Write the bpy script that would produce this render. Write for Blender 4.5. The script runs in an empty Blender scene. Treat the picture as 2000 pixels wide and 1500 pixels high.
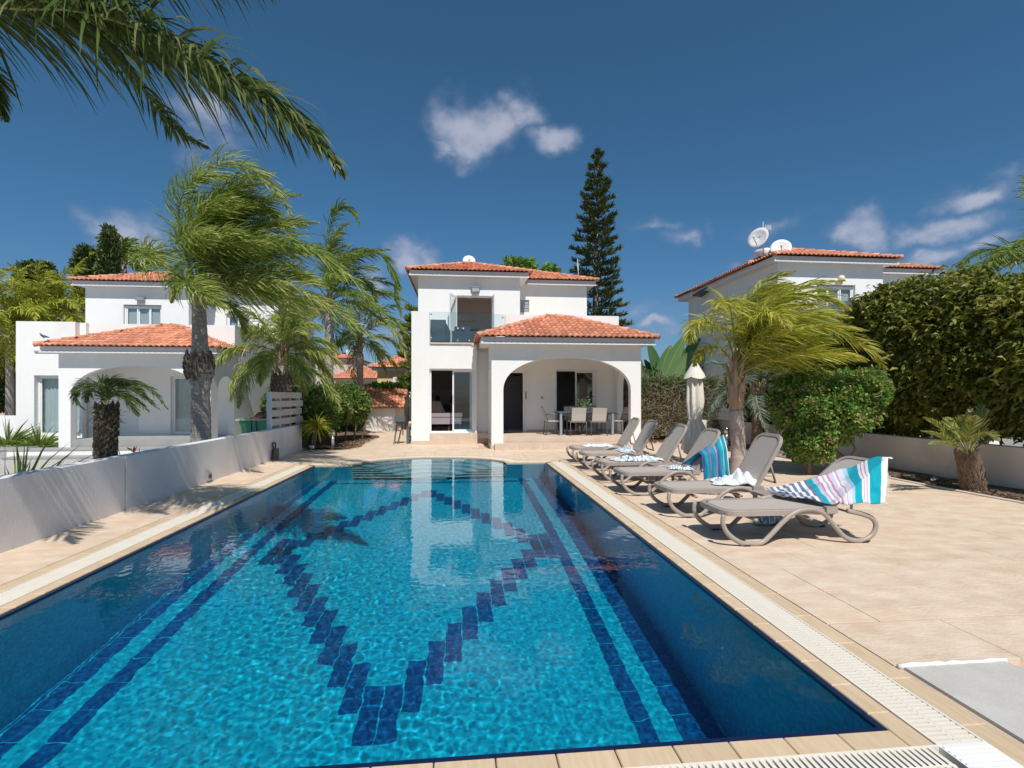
import bpy, bmesh, math, random
import numpy as np
from mathutils import Vector, Matrix, Euler
SC = bpy.context.scene
COL = SC.collection
R = math.radians
rnd = random.Random(7)
nr = np.random.default_rng(11)

# ------------------------------------------------------------------ camera, sky, sun, exposure
YAW = math.atan(0.1)
CY, SY = math.cos(YAW), math.sin(YAW)
cd = bpy.data.cameras.new('camera'); cam = bpy.data.objects.new('camera', cd); COL.objects.link(cam)
cd.lens = 18; cd.sensor_width = 36; cd.shift_y = 0.0115; cd.clip_end = 3000; cd.clip_start = 0.05
cam.location = (0, 0, 1.6); cam.rotation_euler = (math.pi/2, 0, -YAW); SC.camera = cam
SUN_EL, SUN_AZ = 54.0, 7.0
SKY_STRENGTH = 0.118
ld = bpy.data.lights.new('sun', 'SUN'); ld.energy = 4.3; ld.angle = R(0.5); ld.color = (1.0, 0.955, 0.88)
sun = bpy.data.objects.new('sun', ld); COL.objects.link(sun)
sun.rotation_euler = (R(90 - SUN_EL), 0, R(SUN_AZ)); sun.location = (0, -5, 30)
ld.cycles.is_caustics_light = True
vs = SC.view_settings
vs.view_transform = 'Standard'; vs.look = 'None'; vs.exposure = 0.0; vs.gamma = 1.0; vs.use_curve_mapping = False
SC.render.engine = 'CYCLES'
cy = SC.cycles
cy.use_denoising = True; cy.max_bounces = 9; cy.diffuse_bounces = 6; cy.glossy_bounces = 4
cy.transmission_bounces = 6; cy.transparent_max_bounces = 12; cy.caustics_reflective = False; cy.caustics_refractive = True
cy.sample_clamp_indirect = 6.0

def ray(px, py):                       # the photograph is 2000 x 1500; a pixel as a direction from the camera
    a = (px - 1000)/1000.0
    return (a*CY + SY, -a*SY + CY, (773 - py)/1000.0)
def ony(px, py, Y):                    # where that sight line meets an upright plane y = Y
    x, y, w = ray(px, py); t = Y/y
    return x*t, 1.6 + w*t
def onz(px, py, z=0.0):
    x, y, w = ray(px, py); t = (z - 1.6)/w
    return x*t, y*t
def onx(px, py, X):
    x, y, w = ray(px, py); t = X/x
    return y*t, 1.6 + w*t
def atd(px, py, D):                    # point at camera depth D
    x, y, w = ray(px, py); return Vector((x*D, y*D, 1.6 + w*D))

world = bpy.data.worlds.new('World'); SC.world = world; world.use_nodes = True
def build_world():
    nt = world.node_tree; N = nt.nodes; L = nt.links
    bg = N['Background']; bg.inputs[1].default_value = SKY_STRENGTH
    sky = N.new('ShaderNodeTexSky'); sky.sky_type = 'NISHITA'; sky.sun_disc = False
    sky.sun_elevation = R(SUN_EL); sky.sun_rotation = R(180 - SUN_AZ); sky.altitude = 50
    sky.air_density = 1.0; sky.dust_density = 0.35; sky.ozone_density = 1.6
    tint = N.new('ShaderNodeMix'); tint.data_type = 'RGBA'; tint.blend_type = 'MULTIPLY'; tint.inputs[0].default_value = 1
    L.new(sky.outputs[0], tint.inputs[6])
    tc = N.new('ShaderNodeTexCoord')
    sx = N.new('ShaderNodeSeparateXYZ'); L.new(tc.outputs['Generated'], sx.inputs[0])
    hr = N.new('ShaderNodeValToRGB'); L.new(sx.outputs[2], hr.inputs[0]); L.new(hr.outputs[0], tint.inputs[7])
    e = hr.color_ramp.elements; e[0].position = 0.0; e[0].color = (.34, .40, .54, 1); e[1].position = .65; e[1].color = (.33, .60, .68, 1)
    k = e.new(.12); k.color = (.31, .47, .62, 1); k = e.new(.3); k.color = (.29, .54, .67, 1)
    def vm(op, a, b=None, s=None):
        n = N.new('ShaderNodeVectorMath'); n.operation = op
        if isinstance(a, tuple): n.inputs[0].default_value = a
        else: L.new(a, n.inputs[0])
        if b is not None:
            if isinstance(b, tuple): n.inputs[1].default_value = b
            else: L.new(b, n.inputs[1])
        if s is not None: n.inputs['Scale'].default_value = s
        return n.outputs[1] if op in ('LENGTH', 'DISTANCE') else n.outputs[0]
    def mth(op, a, b=0.5, c=0.0, clamp=False):
        n = N.new('ShaderNodeMath'); n.operation = op; n.use_clamp = clamp
        for i, v in enumerate((a, b, c)):
            if isinstance(v, (int, float)): n.inputs[i].default_value = v
            else: L.new(v, n.inputs[i])
        return n.outputs[0]
    d = vm('NORMALIZE', tc.outputs['Generated'])
    # warp the direction a little so that clouds have ragged edges
    wn = N.new('ShaderNodeTexNoise'); wn.inputs['Scale'].default_value = 9; wn.inputs['Detail'].default_value = 8
    L.new(d, wn.inputs['Vector'])
    w1 = vm('SUBTRACT', wn.outputs['Color'], (0.5, 0.5, 0.5))
    w2 = vm('SCALE', w1, s=0.15)
    dd = vm('ADD', d, w2)
    mask = None
    blobs = [(925, 255, .085, .060, 1.0), (1005, 215, .06, .045, .9), (1080, 275, .065, .042, .95), (880, 300, .05, .03, .7),
             (425, 235, .085, .055, .62), (360, 290, .05, .03, .4), (275, 480, .075, .045, .8), (790, 485, .06, .038, .95), (740, 545, .05, .04, .7),
             (1270, 450, .06, .022, .6), (1330, 478, .055, .028, .75), (1390, 455, .03, .02, .5), (1510, 432, .065, .018, .5),
             (1660, 458, .065, .034, .85), (1835, 437, .085, .028, .9), (1930, 355, .075, .025, .85), (1440, 522, .04, .028, .7),
             (1800, 503, .05, .026, .8), (1905, 485, .06, .028, .7), (1260, 600, .12, .03, .45), (1600, 560, .3, .03, .25), (1290, 640, .06, .025, .7), (760, 640, .09, .05, .5),
             (30, 600, .05, .04, .6), (-300, 500, .12, .05, .8), (2300, 420, .15, .05, .8), (2600, 250, .12, .06, .7), (-700, 300, .15, .07, .8)]
    for px, py, rx, rz, st in blobs:
        v = Vector(ray(px, py)).normalized()
        k = v.length
        s = vm('SUBTRACT', dd, tuple(v))
        m = vm('MULTIPLY', s, (1/rx, 1/rx, 1/rz))
        ln = vm('LENGTH', m)
        f = mth('MULTIPLY', mth('SUBTRACT', 1.22, ln, clamp=True), st*1.05 if px < 1200 else st*.95)
        mask = f if mask is None else mth('MAXIMUM', mask, f)
    n2 = N.new('ShaderNodeTexNoise'); n2.inputs['Scale'].default_value = 13; n2.inputs['Detail'].default_value = 8; n2.inputs['Roughness'].default_value = .58
    sc = vm('MULTIPLY', d, (1, 1, 1.7)); L.new(sc, n2.inputs['Vector'])
    al = mth('ADD', mask, mth('MULTIPLY', mth('SUBTRACT', n2.outputs[0], 0.56), 1.5))
    al = mth('MULTIPLY', al, mth('MULTIPLY', mask, 1.7, clamp=True), clamp=True)
    al = mth('SMOOTH_MIN', mth('MULTIPLY', al, 1.0), 0.80, 0.3, clamp=True)
    ramp = N.new('ShaderNodeValToRGB'); L.new(al, ramp.inputs[0])
    ramp.color_ramp.elements[0].color = (1.6, 2.2, 3.6, 1); ramp.color_ramp.elements[1].color = (4.9, 5.0, 5.9, 1)
    mix = N.new('ShaderNodeMix'); mix.data_type = 'RGBA'
    L.new(al, mix.inputs[0]); L.new(tint.outputs[2], mix.inputs[6]); L.new(ramp.outputs[0], mix.inputs[7])
    L.new(mix.outputs[2], bg.inputs[0])
build_world()

# ------------------------------------------------------------------ materials
def newmat(name):
    m = bpy.data.materials.new(name); m.use_nodes = True
    return m, m.node_tree.nodes, m.node_tree.links, m.node_tree.nodes['Principled BSDF']
def pm(name, c1, c2=None, scale=4.0, rough=0.7, bump=0.0, bscale=None, metal=0.0, stretch=None, spec=None, rand=0.0, detail=6, attr=None, dirt=None):
    """a base colour that wanders between c1 and c2, optional relief, optional change from copy to copy"""
    m, N, L, B = newmat(name)
    B.inputs['Roughness'].default_value = rough; B.inputs['Metallic'].default_value = metal
    if spec is not None: B.inputs['Specular IOR Level'].default_value = spec
    tc = N.new('ShaderNodeTexCoord'); vec = tc.outputs['Object']
    if rand:
        oi = N.new('ShaderNodeObjectInfo'); ad = N.new('ShaderNodeVectorMath'); ad.operation = 'ADD'
        L.new(vec, ad.inputs[0]); L.new(oi.outputs['Location'], ad.inputs[1]); vec = ad.outputs[0]
    if stretch:
        mp = N.new('ShaderNodeMapping'); mp.inputs['Scale'].default_value = stretch; L.new(vec, mp.inputs[0]); vec = mp.outputs[0]
    col = None
    if c2 is not None:
        n = N.new('ShaderNodeTexNoise'); n.inputs['Scale'].default_value = scale; n.inputs['Detail'].default_value = detail; n.inputs['Roughness'].default_value = .6
        L.new(vec, n.inputs['Vector'])
        r = N.new('ShaderNodeValToRGB'); L.new(n.outputs[0], r.inputs[0])
        r.color_ramp.elements[0].position = .35; r.color_ramp.elements[1].position = .65
        r.color_ramp.elements[0].color = (*c1, 1); r.color_ramp.elements[1].color = (*c2, 1); col = r.outputs[0]
    else:
        rg = N.new('ShaderNodeRGB'); rg.outputs[0].default_value = (*c1, 1); col = rg.outputs[0]
    if dirt:
        n = N.new('ShaderNodeTexNoise'); n.inputs['Scale'].default_value = dirt[1]; n.inputs['Detail'].default_value = 8; L.new(vec, n.inputs['Vector'])
        r = N.new('ShaderNodeValToRGB'); L.new(n.outputs[0], r.inputs[0]); r.color_ramp.elements[0].position = dirt[2]; r.color_ramp.elements[1].position = dirt[2]+.18
        r.color_ramp.elements[0].color = (0, 0, 0, 1); r.color_ramp.elements[1].color = (dirt[3],)*3 + (1,)
        mx = N.new('ShaderNodeMix'); mx.data_type = 'RGBA'; L.new(r.outputs[0], mx.inputs[0]); L.new(col, mx.inputs[6]); mx.inputs[7].default_value = (*dirt[0], 1); col = mx.outputs[2]
    if rand:
        mr = N.new('ShaderNodeMapRange'); L.new(oi.outputs['Random'], mr.inputs[0]); mr.inputs[3].default_value = 1-rand; mr.inputs[4].default_value = 1+rand*.7
        h = N.new('ShaderNodeHueSaturation'); L.new(mr.outputs[0], h.inputs['Value']); L.new(col, h.inputs['Color']); col = h.outputs[0]
    if attr:
        at = N.new('ShaderNodeAttribute'); at.attribute_name = 'tint'
        mr = N.new('ShaderNodeMapRange'); L.new(at.outputs['Fac'], mr.inputs[0]); mr.inputs[3].default_value = 1-attr; mr.inputs[4].default_value = 1+attr*.7
        h = N.new('ShaderNodeHueSaturation'); L.new(mr.outputs[0], h.inputs['Value']); L.new(col, h.inputs['Color']); col = h.outputs[0]
    L.new(col, B.inputs['Base Color'])
    if bump:
        n = N.new('ShaderNodeTexNoise'); n.inputs['Scale'].default_value = bscale or scale*3; n.inputs['Detail'].default_value = 8
        L.new(vec, n.inputs['Vector'])
        b = N.new('ShaderNodeBump'); b.inputs['Strength'].default_value = bump; b.inputs['Distance'].default_value = .02
        L.new(n.outputs[0], b.inputs['Height']); L.new(b.outputs[0], B.inputs['Normal'])
    return m
def leafmat(name, cols, transl=0.4, rough=0.45):
    m, N, L, B = newmat(name)
    at = N.new('ShaderNodeAttribute'); at.attribute_name = 'tint'
    r = N.new('ShaderNodeValToRGB'); L.new(at.outputs['Fac'], r.inputs[0])
    cr = r.color_ramp
    while len(cr.elements) < len(cols): cr.elements.new(0.5)
    for i, c in enumerate(cols):
        cr.elements[i].position = i/(len(cols)-1); cr.elements[i].color = (*c, 1)
    L.new(r.outputs[0], B.inputs['Base Color']); B.inputs['Roughness'].default_value = rough
    B.inputs['Specular IOR Level'].default_value = .35
    t = N.new('ShaderNodeBsdfTranslucent'); L.new(r.outputs[0], t.inputs[0])
    mx = N.new('ShaderNodeMixShader'); mx.inputs[0].default_value = transl
    L.new(B.outputs[0], mx.inputs[1]); L.new(t.outputs[0], mx.inputs[2])
    L.new(mx.outputs[0], N['Material Output'].inputs[0])
    return m
def glassmat(name, tint=(.8, .86, .88), refl=1.45, rough=0.0):
    m, N, L, B = newmat(name); N.remove(B)
    t = N.new('ShaderNodeBsdfTransparent'); t.inputs[0].default_value = (*tint, 1)
    g = N.new('ShaderNodeBsdfGlossy'); g.inputs['Roughness'].default_value = rough; g.inputs[0].default_value = (1, 1, 1, 1)
    f = N.new('ShaderNodeFresnel')
    ge = N.new('ShaderNodeNewGeometry'); mr = N.new('ShaderNodeMapRange'); L.new(ge.outputs['Backfacing'], mr.inputs[0]); mr.inputs[3].default_value = refl; mr.inputs[4].default_value = 1/refl; L.new(mr.outputs[0], f.inputs[0])
    mx = N.new('ShaderNodeMixShader'); L.new(f.outputs[0], mx.inputs[0]); L.new(t.outputs[0], mx.inputs[1]); L.new(g.outputs[0], mx.inputs[2])
    L.new(mx.outputs[0], N['Material Output'].inputs[0]); return m
def mosaic(name, cols, joint, rough=.3):
    """glass mosaic of 25 mm squares, every square its own tone, pale joints between"""
    m, N, L, B = newmat(name); B.inputs['Roughness'].default_value = rough
    ge = N.new('ShaderNodeNewGeometry')
    a = N.new('ShaderNodeVectorMath'); a.operation = 'MULTIPLY_ADD'; a.inputs[1].default_value = (38, 38, 38); a.inputs[2].default_value = (.37, .41, .53); L.new(ge.outputs['Position'], a.inputs[0])
    f = N.new('ShaderNodeVectorMath'); f.operation = 'FLOOR'; L.new(a.outputs[0], f.inputs[0])
    w = N.new('ShaderNodeTexWhiteNoise'); w.noise_dimensions = '3D'; L.new(f.outputs[0], w.inputs[0])
    r = N.new('ShaderNodeValToRGB'); r.color_ramp.interpolation = 'LINEAR'; L.new(w.outputs['Value'], r.inputs[0])
    e = r.color_ramp.elements; e[0].position = 0; e[0].color = (*cols[0], 1); e[1].position = 1; e[1].color = (*cols[-1], 1)
    for i in range(1, len(cols)-1): q = e.new(i/(len(cols)-1)); q.color = (*cols[i], 1)
    L.new(r.outputs[0], B.inputs['Base Color']); return m
M_ = {}
M_['white'] = pm('white_render', (.85, .845, .83), (.88, .875, .86), 1.5, .85, .16, 45, stretch=(1, 1, .35), dirt=((.70, .675, .64), 1.6, .60, .35))
M_['wall_l'] = pm('painted_boundary', (.76, .75, .76), (.82, .81, .81), 1.2, .85, .15, 40, dirt=((.52, .47, .43), 1.1, .56, .35))
M_['wall_r'] = pm('cream_boundary', (.74, .66, .58), (.80, .72, .64), 1.2, .85, .15, 40, dirt=((.45, .37, .31), 1.4, .55, .4))
M_['fascia'] = pm('fascia_paint', (.78, .78, .79), None, rough=.7)
M_['frame'] = pm('white_window_frame', (.82, .83, .84), None, rough=.35)
M_['glass'] = glassmat('window_glass', (.84, .89, .90), 1.8)
M_['rail_glass'] = glassmat('balustrade_glass', (.88, .94, .95), 1.4)
M_['curtain'] = pm('curtain', (.74, .79, .80), (.80, .84, .84), 3, .9, .1, 8, stretch=(12, 1, .2))
M_['tile'] = pm('clay_roof_tile', (.62, .225, .135), (.78, .39, .235), 5, .75, .2, 60, rand=.30, dirt=((.42, .17, .10), 3, .55, .55))
M_['tilej'] = pm('clay_roof_tile_far', (.62, .225, .135), (.78, .39, .235), 5, .75, .2, 60, attr=.30, dirt=((.42, .17, .10), 2, .55, .5))
M_['tile_base'] = pm('roof_deck', (.40, .13, .075), None, rough=.9)
M_['stone'] = pm('beige_floor_tile', (.60, .47, .37), (.68, .55, .44), 3, .6, .1, 50)
M_['step'] = pm('beige_step_tile', (.58, .45, .35), (.66, .53, .42), 5, .6, .1, 50)
M_['grey_floor'] = pm('grey_floor_tile', (.33, .32, .32), (.39, .38, .37), 3, .6)
M_['dark'] = pm('dark_interior', (.10, .09, .10), None, rough=.8)
M_['room'] = pm('interior_wall', (.80, .76, .74), None, rough=.9)
M_['room_dark'] = pm('interior_wall_dark', (.62, .58, .58), None, rough=.9)
M_['room_white'] = pm('interior_white', (.75, .72, .69), None, rough=.9)
M_['grey_door'] = pm('grey_door', (.26, .26, .32), None, rough=.5)
M_['slab'] = pm('stamped_paving', (.66, .495, .36), (.79, .64, .50), 3.0, .66, .30, 22, stretch=(1, 1.7, 1), rand=.03, dirt=((.72, .46, .30), 1.3, .55, .45))
M_['deck'] = pm('paving_joint', (.52, .40, .30), (.60, .47, .36), 6, .8, .2, 20)
M_['coping'] = pm('sandstone_coping', (.62, .45, .28), (.70, .54, .37), 3.0, .6, .08, 40, stretch=(9, 1.2, 1), rand=.06)
M_['grate'] = pm('cream_grating', (.80, .73, .62), (.84, .79, .70), 6, .5, .05, 40)
M_['grate_white'] = pm('white_grating_corner', (.84, .83, .80), None, rough=.45)
M_['gutter'] = pm('overflow_channel', (.20, .17, .13), None, rough=.8)
M_['navy'] = pm('navy_mosaic', (.004, .010, .045), (.006, .014, .06), 30, .35)
M_['aqua'] = mosaic('aqua_mosaic', [(.0, .27, .45), (.0, .36, .56), (.0, .40, .60), (.0, .46, .66), (.01, .56, .76)], None)
M_['dark_tile'] = mosaic('navy_pool_tile', [(.0, .045, .18), (.0, .08, .26), (.0, .13, .36)], None)
M_['pale_tile'] = pm('pale_step_mosaic', (.20, .50, .58), (.30, .60, .66), 20, .4)
M_['hatch'] = pm('grey_concrete_hatch', (.50, .475, .44), (.56, .535, .50), 4, .8, .12, 60, dirt=((.66, .64, .62), 3, .58, .4))
M_['sealant'] = pm('white_sealant', (.80, .78, .74), None, rough=.6)
M_['soil'] = pm('dry_soil', (.12, .075, .05), (.21, .14, .095), 14, .95, .8, 60)
M_['gravel'] = pm('white_gravel_ground', (.46, .43, .40), (.58, .55, .51), 22, .95, .7, 90)
M_['ground'] = pm('dry_ground', (.20, .16, .11), (.26, .22, .15), .6, .95, .3, 8)
M_['taupe'] = pm('taupe_resin', (.36, .30, .265), (.39, .33, .29), 3, .42)
M_['sling'] = pm('beige_textilene', (.47, .41, .36), (.50, .44, .39), 40, .75, .2, 220)
M_['sling_dark'] = pm('grey_weathered_sling', (.13, .13, .13), (.24, .235, .23), 5, .75, .2, 60, stretch=(.6, 9, 3))
M_['gasket'] = pm('dark_piping', (.07, .07, .08), None, rough=.6)
M_['rubber'] = pm('black_rubber', (.03, .03, .03), None, rough=.7)
M_['canvas'] = pm('cream_canvas', (.76, .71, .63), (.80, .75, .67), 6, .9, .1, 60)
M_['steel'] = pm('brushed_steel', (.55, .55, .56), None, rough=.25, metal=1)
M_['galv'] = pm('galvanised', (.42, .43, .45), (.5, .51, .53), 8, .5, metal=.7)
M_['bollard'] = pm('aluminium_bollard', (.48, .50, .53), None, rough=.35, metal=.6)
M_['alu'] = pm('grey_aluminium', (.13, .145, .165), None, rough=.45, metal=.3)
M_['alu_l'] = pm('pale_aluminium', (.34, .36, .40), None, rough=.45, metal=.3)
M_['mesh_w'] = pm('pale_chair_mesh', (.52, .48, .44), None, rough=.8)
M_['black'] = pm('black_metal', (.035, .037, .045), None, rough=.5)
M_['rust'] = pm('rusty_steel', (.13, .045, .03), (.28, .11, .065), 8, .85, .3, 30)
M_['green_skip'] = pm('green_skip_paint', (.06, .25, .14), (.09, .33, .20), 3, .6, .1, 20, dirt=((.25, .30, .2), 4, .6, .5))
M_['skip_rim'] = pm('pale_green_rim', (.42, .55, .42), (.5, .6, .45), 6, .6)
M_['fence'] = pm('pale_blue_fence', (.52, .58, .66), (.60, .65, .72), 4, .6)
M_['fence_slat'] = pm('weathered_slat', (.52, .50, .49), (.62, .60, .60), 4, .7, stretch=(1, 1, 6))
M_['trunk'] = pm('palm_trunk', (.26, .225, .20), (.40, .36, .33), 5, .9, .5, 30, stretch=(1, 1, 7))
M_['trunk2'] = pm('pale_palm_trunk', (.37, .31, .27), (.50, .43, .38), 5, .9, .5, 30, stretch=(1, 1, 7))
M_['boot'] = pm('palm_boots', (.10, .065, .045), (.23, .165, .12), 9, .95, .5, 40, stretch=(2, 2, 1))
M_['shaft'] = pm('palm_crownshaft', (.34, .22, .14), (.52, .40, .29), 5, .8, .3, 20, stretch=(3, 3, .6))
M_['bark'] = pm('brown_bark', (.13, .09, .065), (.23, .17, .125), 12, .95, .6, 50)
M_['twig'] = pm('grey_twigs', (.25, .19, .155), (.36, .285, .24), 12, .95)
M_['core'] = pm('hedge_depth', (.035, .042, .018), (.07, .065, .035), 5, 1.0)  # filler behind the leaves, the shaded hedge inside put into its colour
M_['petiole'] = pm('palm_petiole', (.20, .24, .06), (.30, .30, .11), 5, .6)
M_['frond_g'] = leafmat('queen_palm_leaf', [(.10, .17, .03), (.22, .31, .05), (.40, .46, .11), (.66, .58, .28)])
M_['frond_d'] = leafmat('dark_palm_leaf', [(.05, .085, .02), (.085, .14, .03), (.16, .20, .06), (.38, .36, .20)])
M_['frond_y'] = leafmat('yellow_palm_leaf', [(.22, .30, .03), (.40, .44, .05), (.58, .54, .09), (.70, .58, .20)])
M_['frond_b'] = leafmat('blue_palm_leaf', [(.13, .20, .13), (.24, .31, .23), (.36, .42, .33)])
M_['hedge'] = leafmat('big_hedge_leaf', [(.045, .06, .012), (.12, .15, .022), (.25, .28, .045), (.45, .44, .11), (.46, .24, .13)])
M_['shrub'] = leafmat('fresh_shrub_leaf', [(.06, .16, .02), (.12, .30, .05), (.22, .42, .08), (.40, .36, .13), (.48, .34, .18)])
M_['shrub2'] = leafmat('mixed_shrub_leaf', [(.05, .10, .02), (.10, .20, .035), (.19, .30, .06), (.34, .34, .11), (.42, .25, .19)])
M_['dryleaf'] = leafmat('sparse_hedge_leaf', [(.09, .18, .03), (.17, .23, .06), (.30, .26, .12), (.42, .33, .22)])
M_['conifer'] = leafmat('conifer_needles', [(.035, .065, .025), (.07, .11, .035), (.12, .17, .05), (.19, .22, .08)], .12)
M_['banana'] = leafmat('broad_leaf', [(.07, .16, .06), (.13, .26, .10), (.25, .38, .16)], .25)
M_['litter'] = leafmat('dead_leaves', [(.10, .06, .04), (.20, .13, .08), (.32, .22, .14)], .1)
M_['yellow'] = pm('yellow_render', (.66, .50, .25), (.70, .54, .28), 2, .9)
M_['pink'] = pm('pink_render', (.66, .50, .47), (.70, .54, .50), 2, .9)
M_['cream'] = pm('cream_render', (.72, .62, .42), None, rough=.9)
M_['panel'] = pm('solar_panel', (.02, .025, .04), None, rough=.15)
M_['leather'] = pm('mauve_sofa', (.34, .29, .32), None, rough=.8)
M_['taupe_p'] = pm('striped_pillow', (.22, .17, .15), (.32, .25, .21), 3, .9, stretch=(8, 1, 1))
M_['rattan'] = pm('grey_rattan', (.05, .07, .09), (.08, .10, .12), 30, .7)
M_['teal'] = pm('teal_fabric', (.02, .22, .22), None, rough=.8)
M_['mat'] = pm('doormat', (.08, .05, .045), None, rough=.95)
M_['plaster_dark'] = pm('terracotta_planter', (.45, .17, .09), None, rough=.8)
M_['lampglow'] = pm('opal_lamp', (.9, .75, .55), None, rough=.4)
M_['bird'] = pm('pigeon_feathers', (.09, .07, .07), (.18, .14, .13), 9, .8)

# ------------------------------------------------------------------ mesh helpers
class MB:
    def __init__(s): s.v = []; s.f = []; s.m = []; s.t = []; s.n = 0; s.sm = []
    def add(s, V, F, mi=0, tint=None, smooth=False):
        V = np.asarray(V, dtype=np.float64).reshape(-1, 3); s.v.append(V)
        s.f.extend([tuple(int(i) + s.n for i in f) for f in F]) if not isinstance(F, np.ndarray) else s.f.extend(map(tuple, (F + s.n).tolist()))
        s.m.extend([mi]*len(F)); s.sm.extend([smooth]*len(F))
        if tint is None: tint = np.full(len(V), .5)
        s.t.append(np.broadcast_to(np.asarray(tint, dtype=float), (len(V),)))
        s.n += len(V); return s
    def box(s, a, b, mi=0):
        x0, y0, z0 = a; x1, y1, z1 = b
        V = [(x0, y0, z0), (x1, y0, z0), (x1, y1, z0), (x0, y1, z0), (x0, y0, z1), (x1, y0, z1), (x1, y1, z1), (x0, y1, z1)]
        return s.add(V, [(0, 3, 2, 1), (4, 5, 6, 7), (0, 1, 5, 4), (1, 2, 6, 5), (2, 3, 7, 6), (3, 0, 4, 7)], mi)
    def prism(s, pts, z0, z1, mi=0, axis='z', smooth=False):
        """extrude an outline; axis z: pts are (x,y); axis y: pts are (x,z) from y=z0 to z1; axis x: pts are (y,z)"""
        n = len(pts)
        def P(p, h): return (p[0], p[1], h) if axis == 'z' else ((p[0], h, p[1]) if axis == 'y' else (h, p[0], p[1]))
        V = [P(p, z0) for p in pts] + [P(p, z1) for p in pts]
        F = [tuple(range(n-1, -1, -1)), tuple(range(n, 2*n))] + [(i, (i+1) % n, n+(i+1) % n, n+i) for i in range(n)]
        return s.add(V, F, mi, smooth=False)
    def tube(s, pts, rad, k=8, mi=0, ell=None, cap=True, tint=None):
        pts = [Vector(p) for p in pts]; n = len(pts)
        rad = rad if hasattr(rad, '__len__') else [rad]*n
        V = []; prev = None
        for i, p in enumerate(pts):
            t = (pts[min(i+1, n-1)] - pts[max(i-1, 0)])
            t = t.normalized() if t.length > 1e-9 else Vector((0, 0, 1))
            if prev is None:
                ref = Vector((0, 1, 0)) if abs(t.y) < .9 else Vector((1, 0, 0))
                u = (ref - t*ref.dot(t)).normalized()
            else: u = (prev - t*prev.dot(t)).normalized()
            prev = u; w = t.cross(u)
            eu, ew = ell if ell else (1, 1)
            for j in range(k):
                a = 2*math.pi*j/k + (math.pi/k if k == 4 else 0)
                V.append(p + u*(math.cos(a)*rad[i]*eu) + w*(math.sin(a)*rad[i]*ew))
        F = [(i*k+j, i*k+(j+1) % k, (i+1)*k+(j+1) % k, (i+1)*k+j) for i in range(n-1) for j in range(k)]
        if cap: F += [tuple(range(k-1, -1, -1)), tuple(range((n-1)*k, n*k))]
        return s.add([tuple(v) for v in V], F, mi, smooth=(k > 4), tint=tint)
    def lathe(s, prof, c=(0, 0, 0), k=16, mi=0):
        V = [(c[0]+r*math.cos(2*math.pi*j/k), c[1]+r*math.sin(2*math.pi*j/k), c[2]+z) for r, z in prof for j in range(k)]
        F = [(i*k+j, i*k+(j+1) % k, (i+1)*k+(j+1) % k, (i+1)*k+j) for i in range(len(prof)-1) for j in range(k)]
        F += [tuple(range(k-1, -1, -1)), tuple(range((len(prof)-1)*k, len(prof)*k))]
        return s.add(V, F, mi, smooth=True)
    def mesh(s, name, mats, off=(0, 0, 0)):
        me = bpy.data.meshes.new(name)
        V = np.concatenate(s.v) - np.array(off)
        me.from_pydata(V.tolist(), [], s.f)
        for m in mats: me.materials.append(m)
        me.polygons.foreach_set('material_index', s.m); me.polygons.foreach_set('use_smooth', s.sm)
        a = me.attributes.new('tint', 'FLOAT', 'POINT'); a.data.foreach_set('value', np.concatenate(s.t))
        me.update(); return me
    def build(s, name, mats, parent=None, kind=None, off=None):
        if not isinstance(mats, (list, tuple)): mats = [mats]
        if off is None: off = worldloc(parent) if parent else (0, 0, 0)
        o = bpy.data.objects.new(name, s.mesh(name, mats, off)); COL.objects.link(o)
        if parent: o.parent = parent
        if kind: o['kind'] = kind
        return o
def worldloc(o):
    v = Vector((0, 0, 0))
    while o: v += Vector(o.location); o = o.parent
    return tuple(v)
def thing(name, label, cat, loc=(0, 0, 0), rz=0, group=None):
    o = bpy.data.objects.new(name, None); COL.objects.link(o); o.empty_display_size = .2
    o.location = loc; o.rotation_euler = (0, 0, rz); return tag(o, label, cat, group)
def tag(o, label, cat=None, group=None):
    o['label'] = label
    if cat: o['category'] = cat
    if group: o['group'] = group
    return o
def copy_tree(o, parent=None):
    c = o.copy(); COL.objects.link(c)
    if parent: c.parent = parent
    for ch in list(o.children): copy_tree(ch, c)
    return c
def inst(name, mesh, parent, loc, rot=(0, 0, 0), scale=(1, 1, 1)):
    o = bpy.data.objects.new(name, mesh); COL.objects.link(o); o.parent = parent
    w = worldloc(parent); o.location = (loc[0]-w[0], loc[1]-w[1], loc[2]-w[2]); o.rotation_euler = rot; o.scale = scale
    return o
def boxmesh(name, a, b, mat):
    return MB().box(a, b).mesh(name, [mat])

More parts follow.
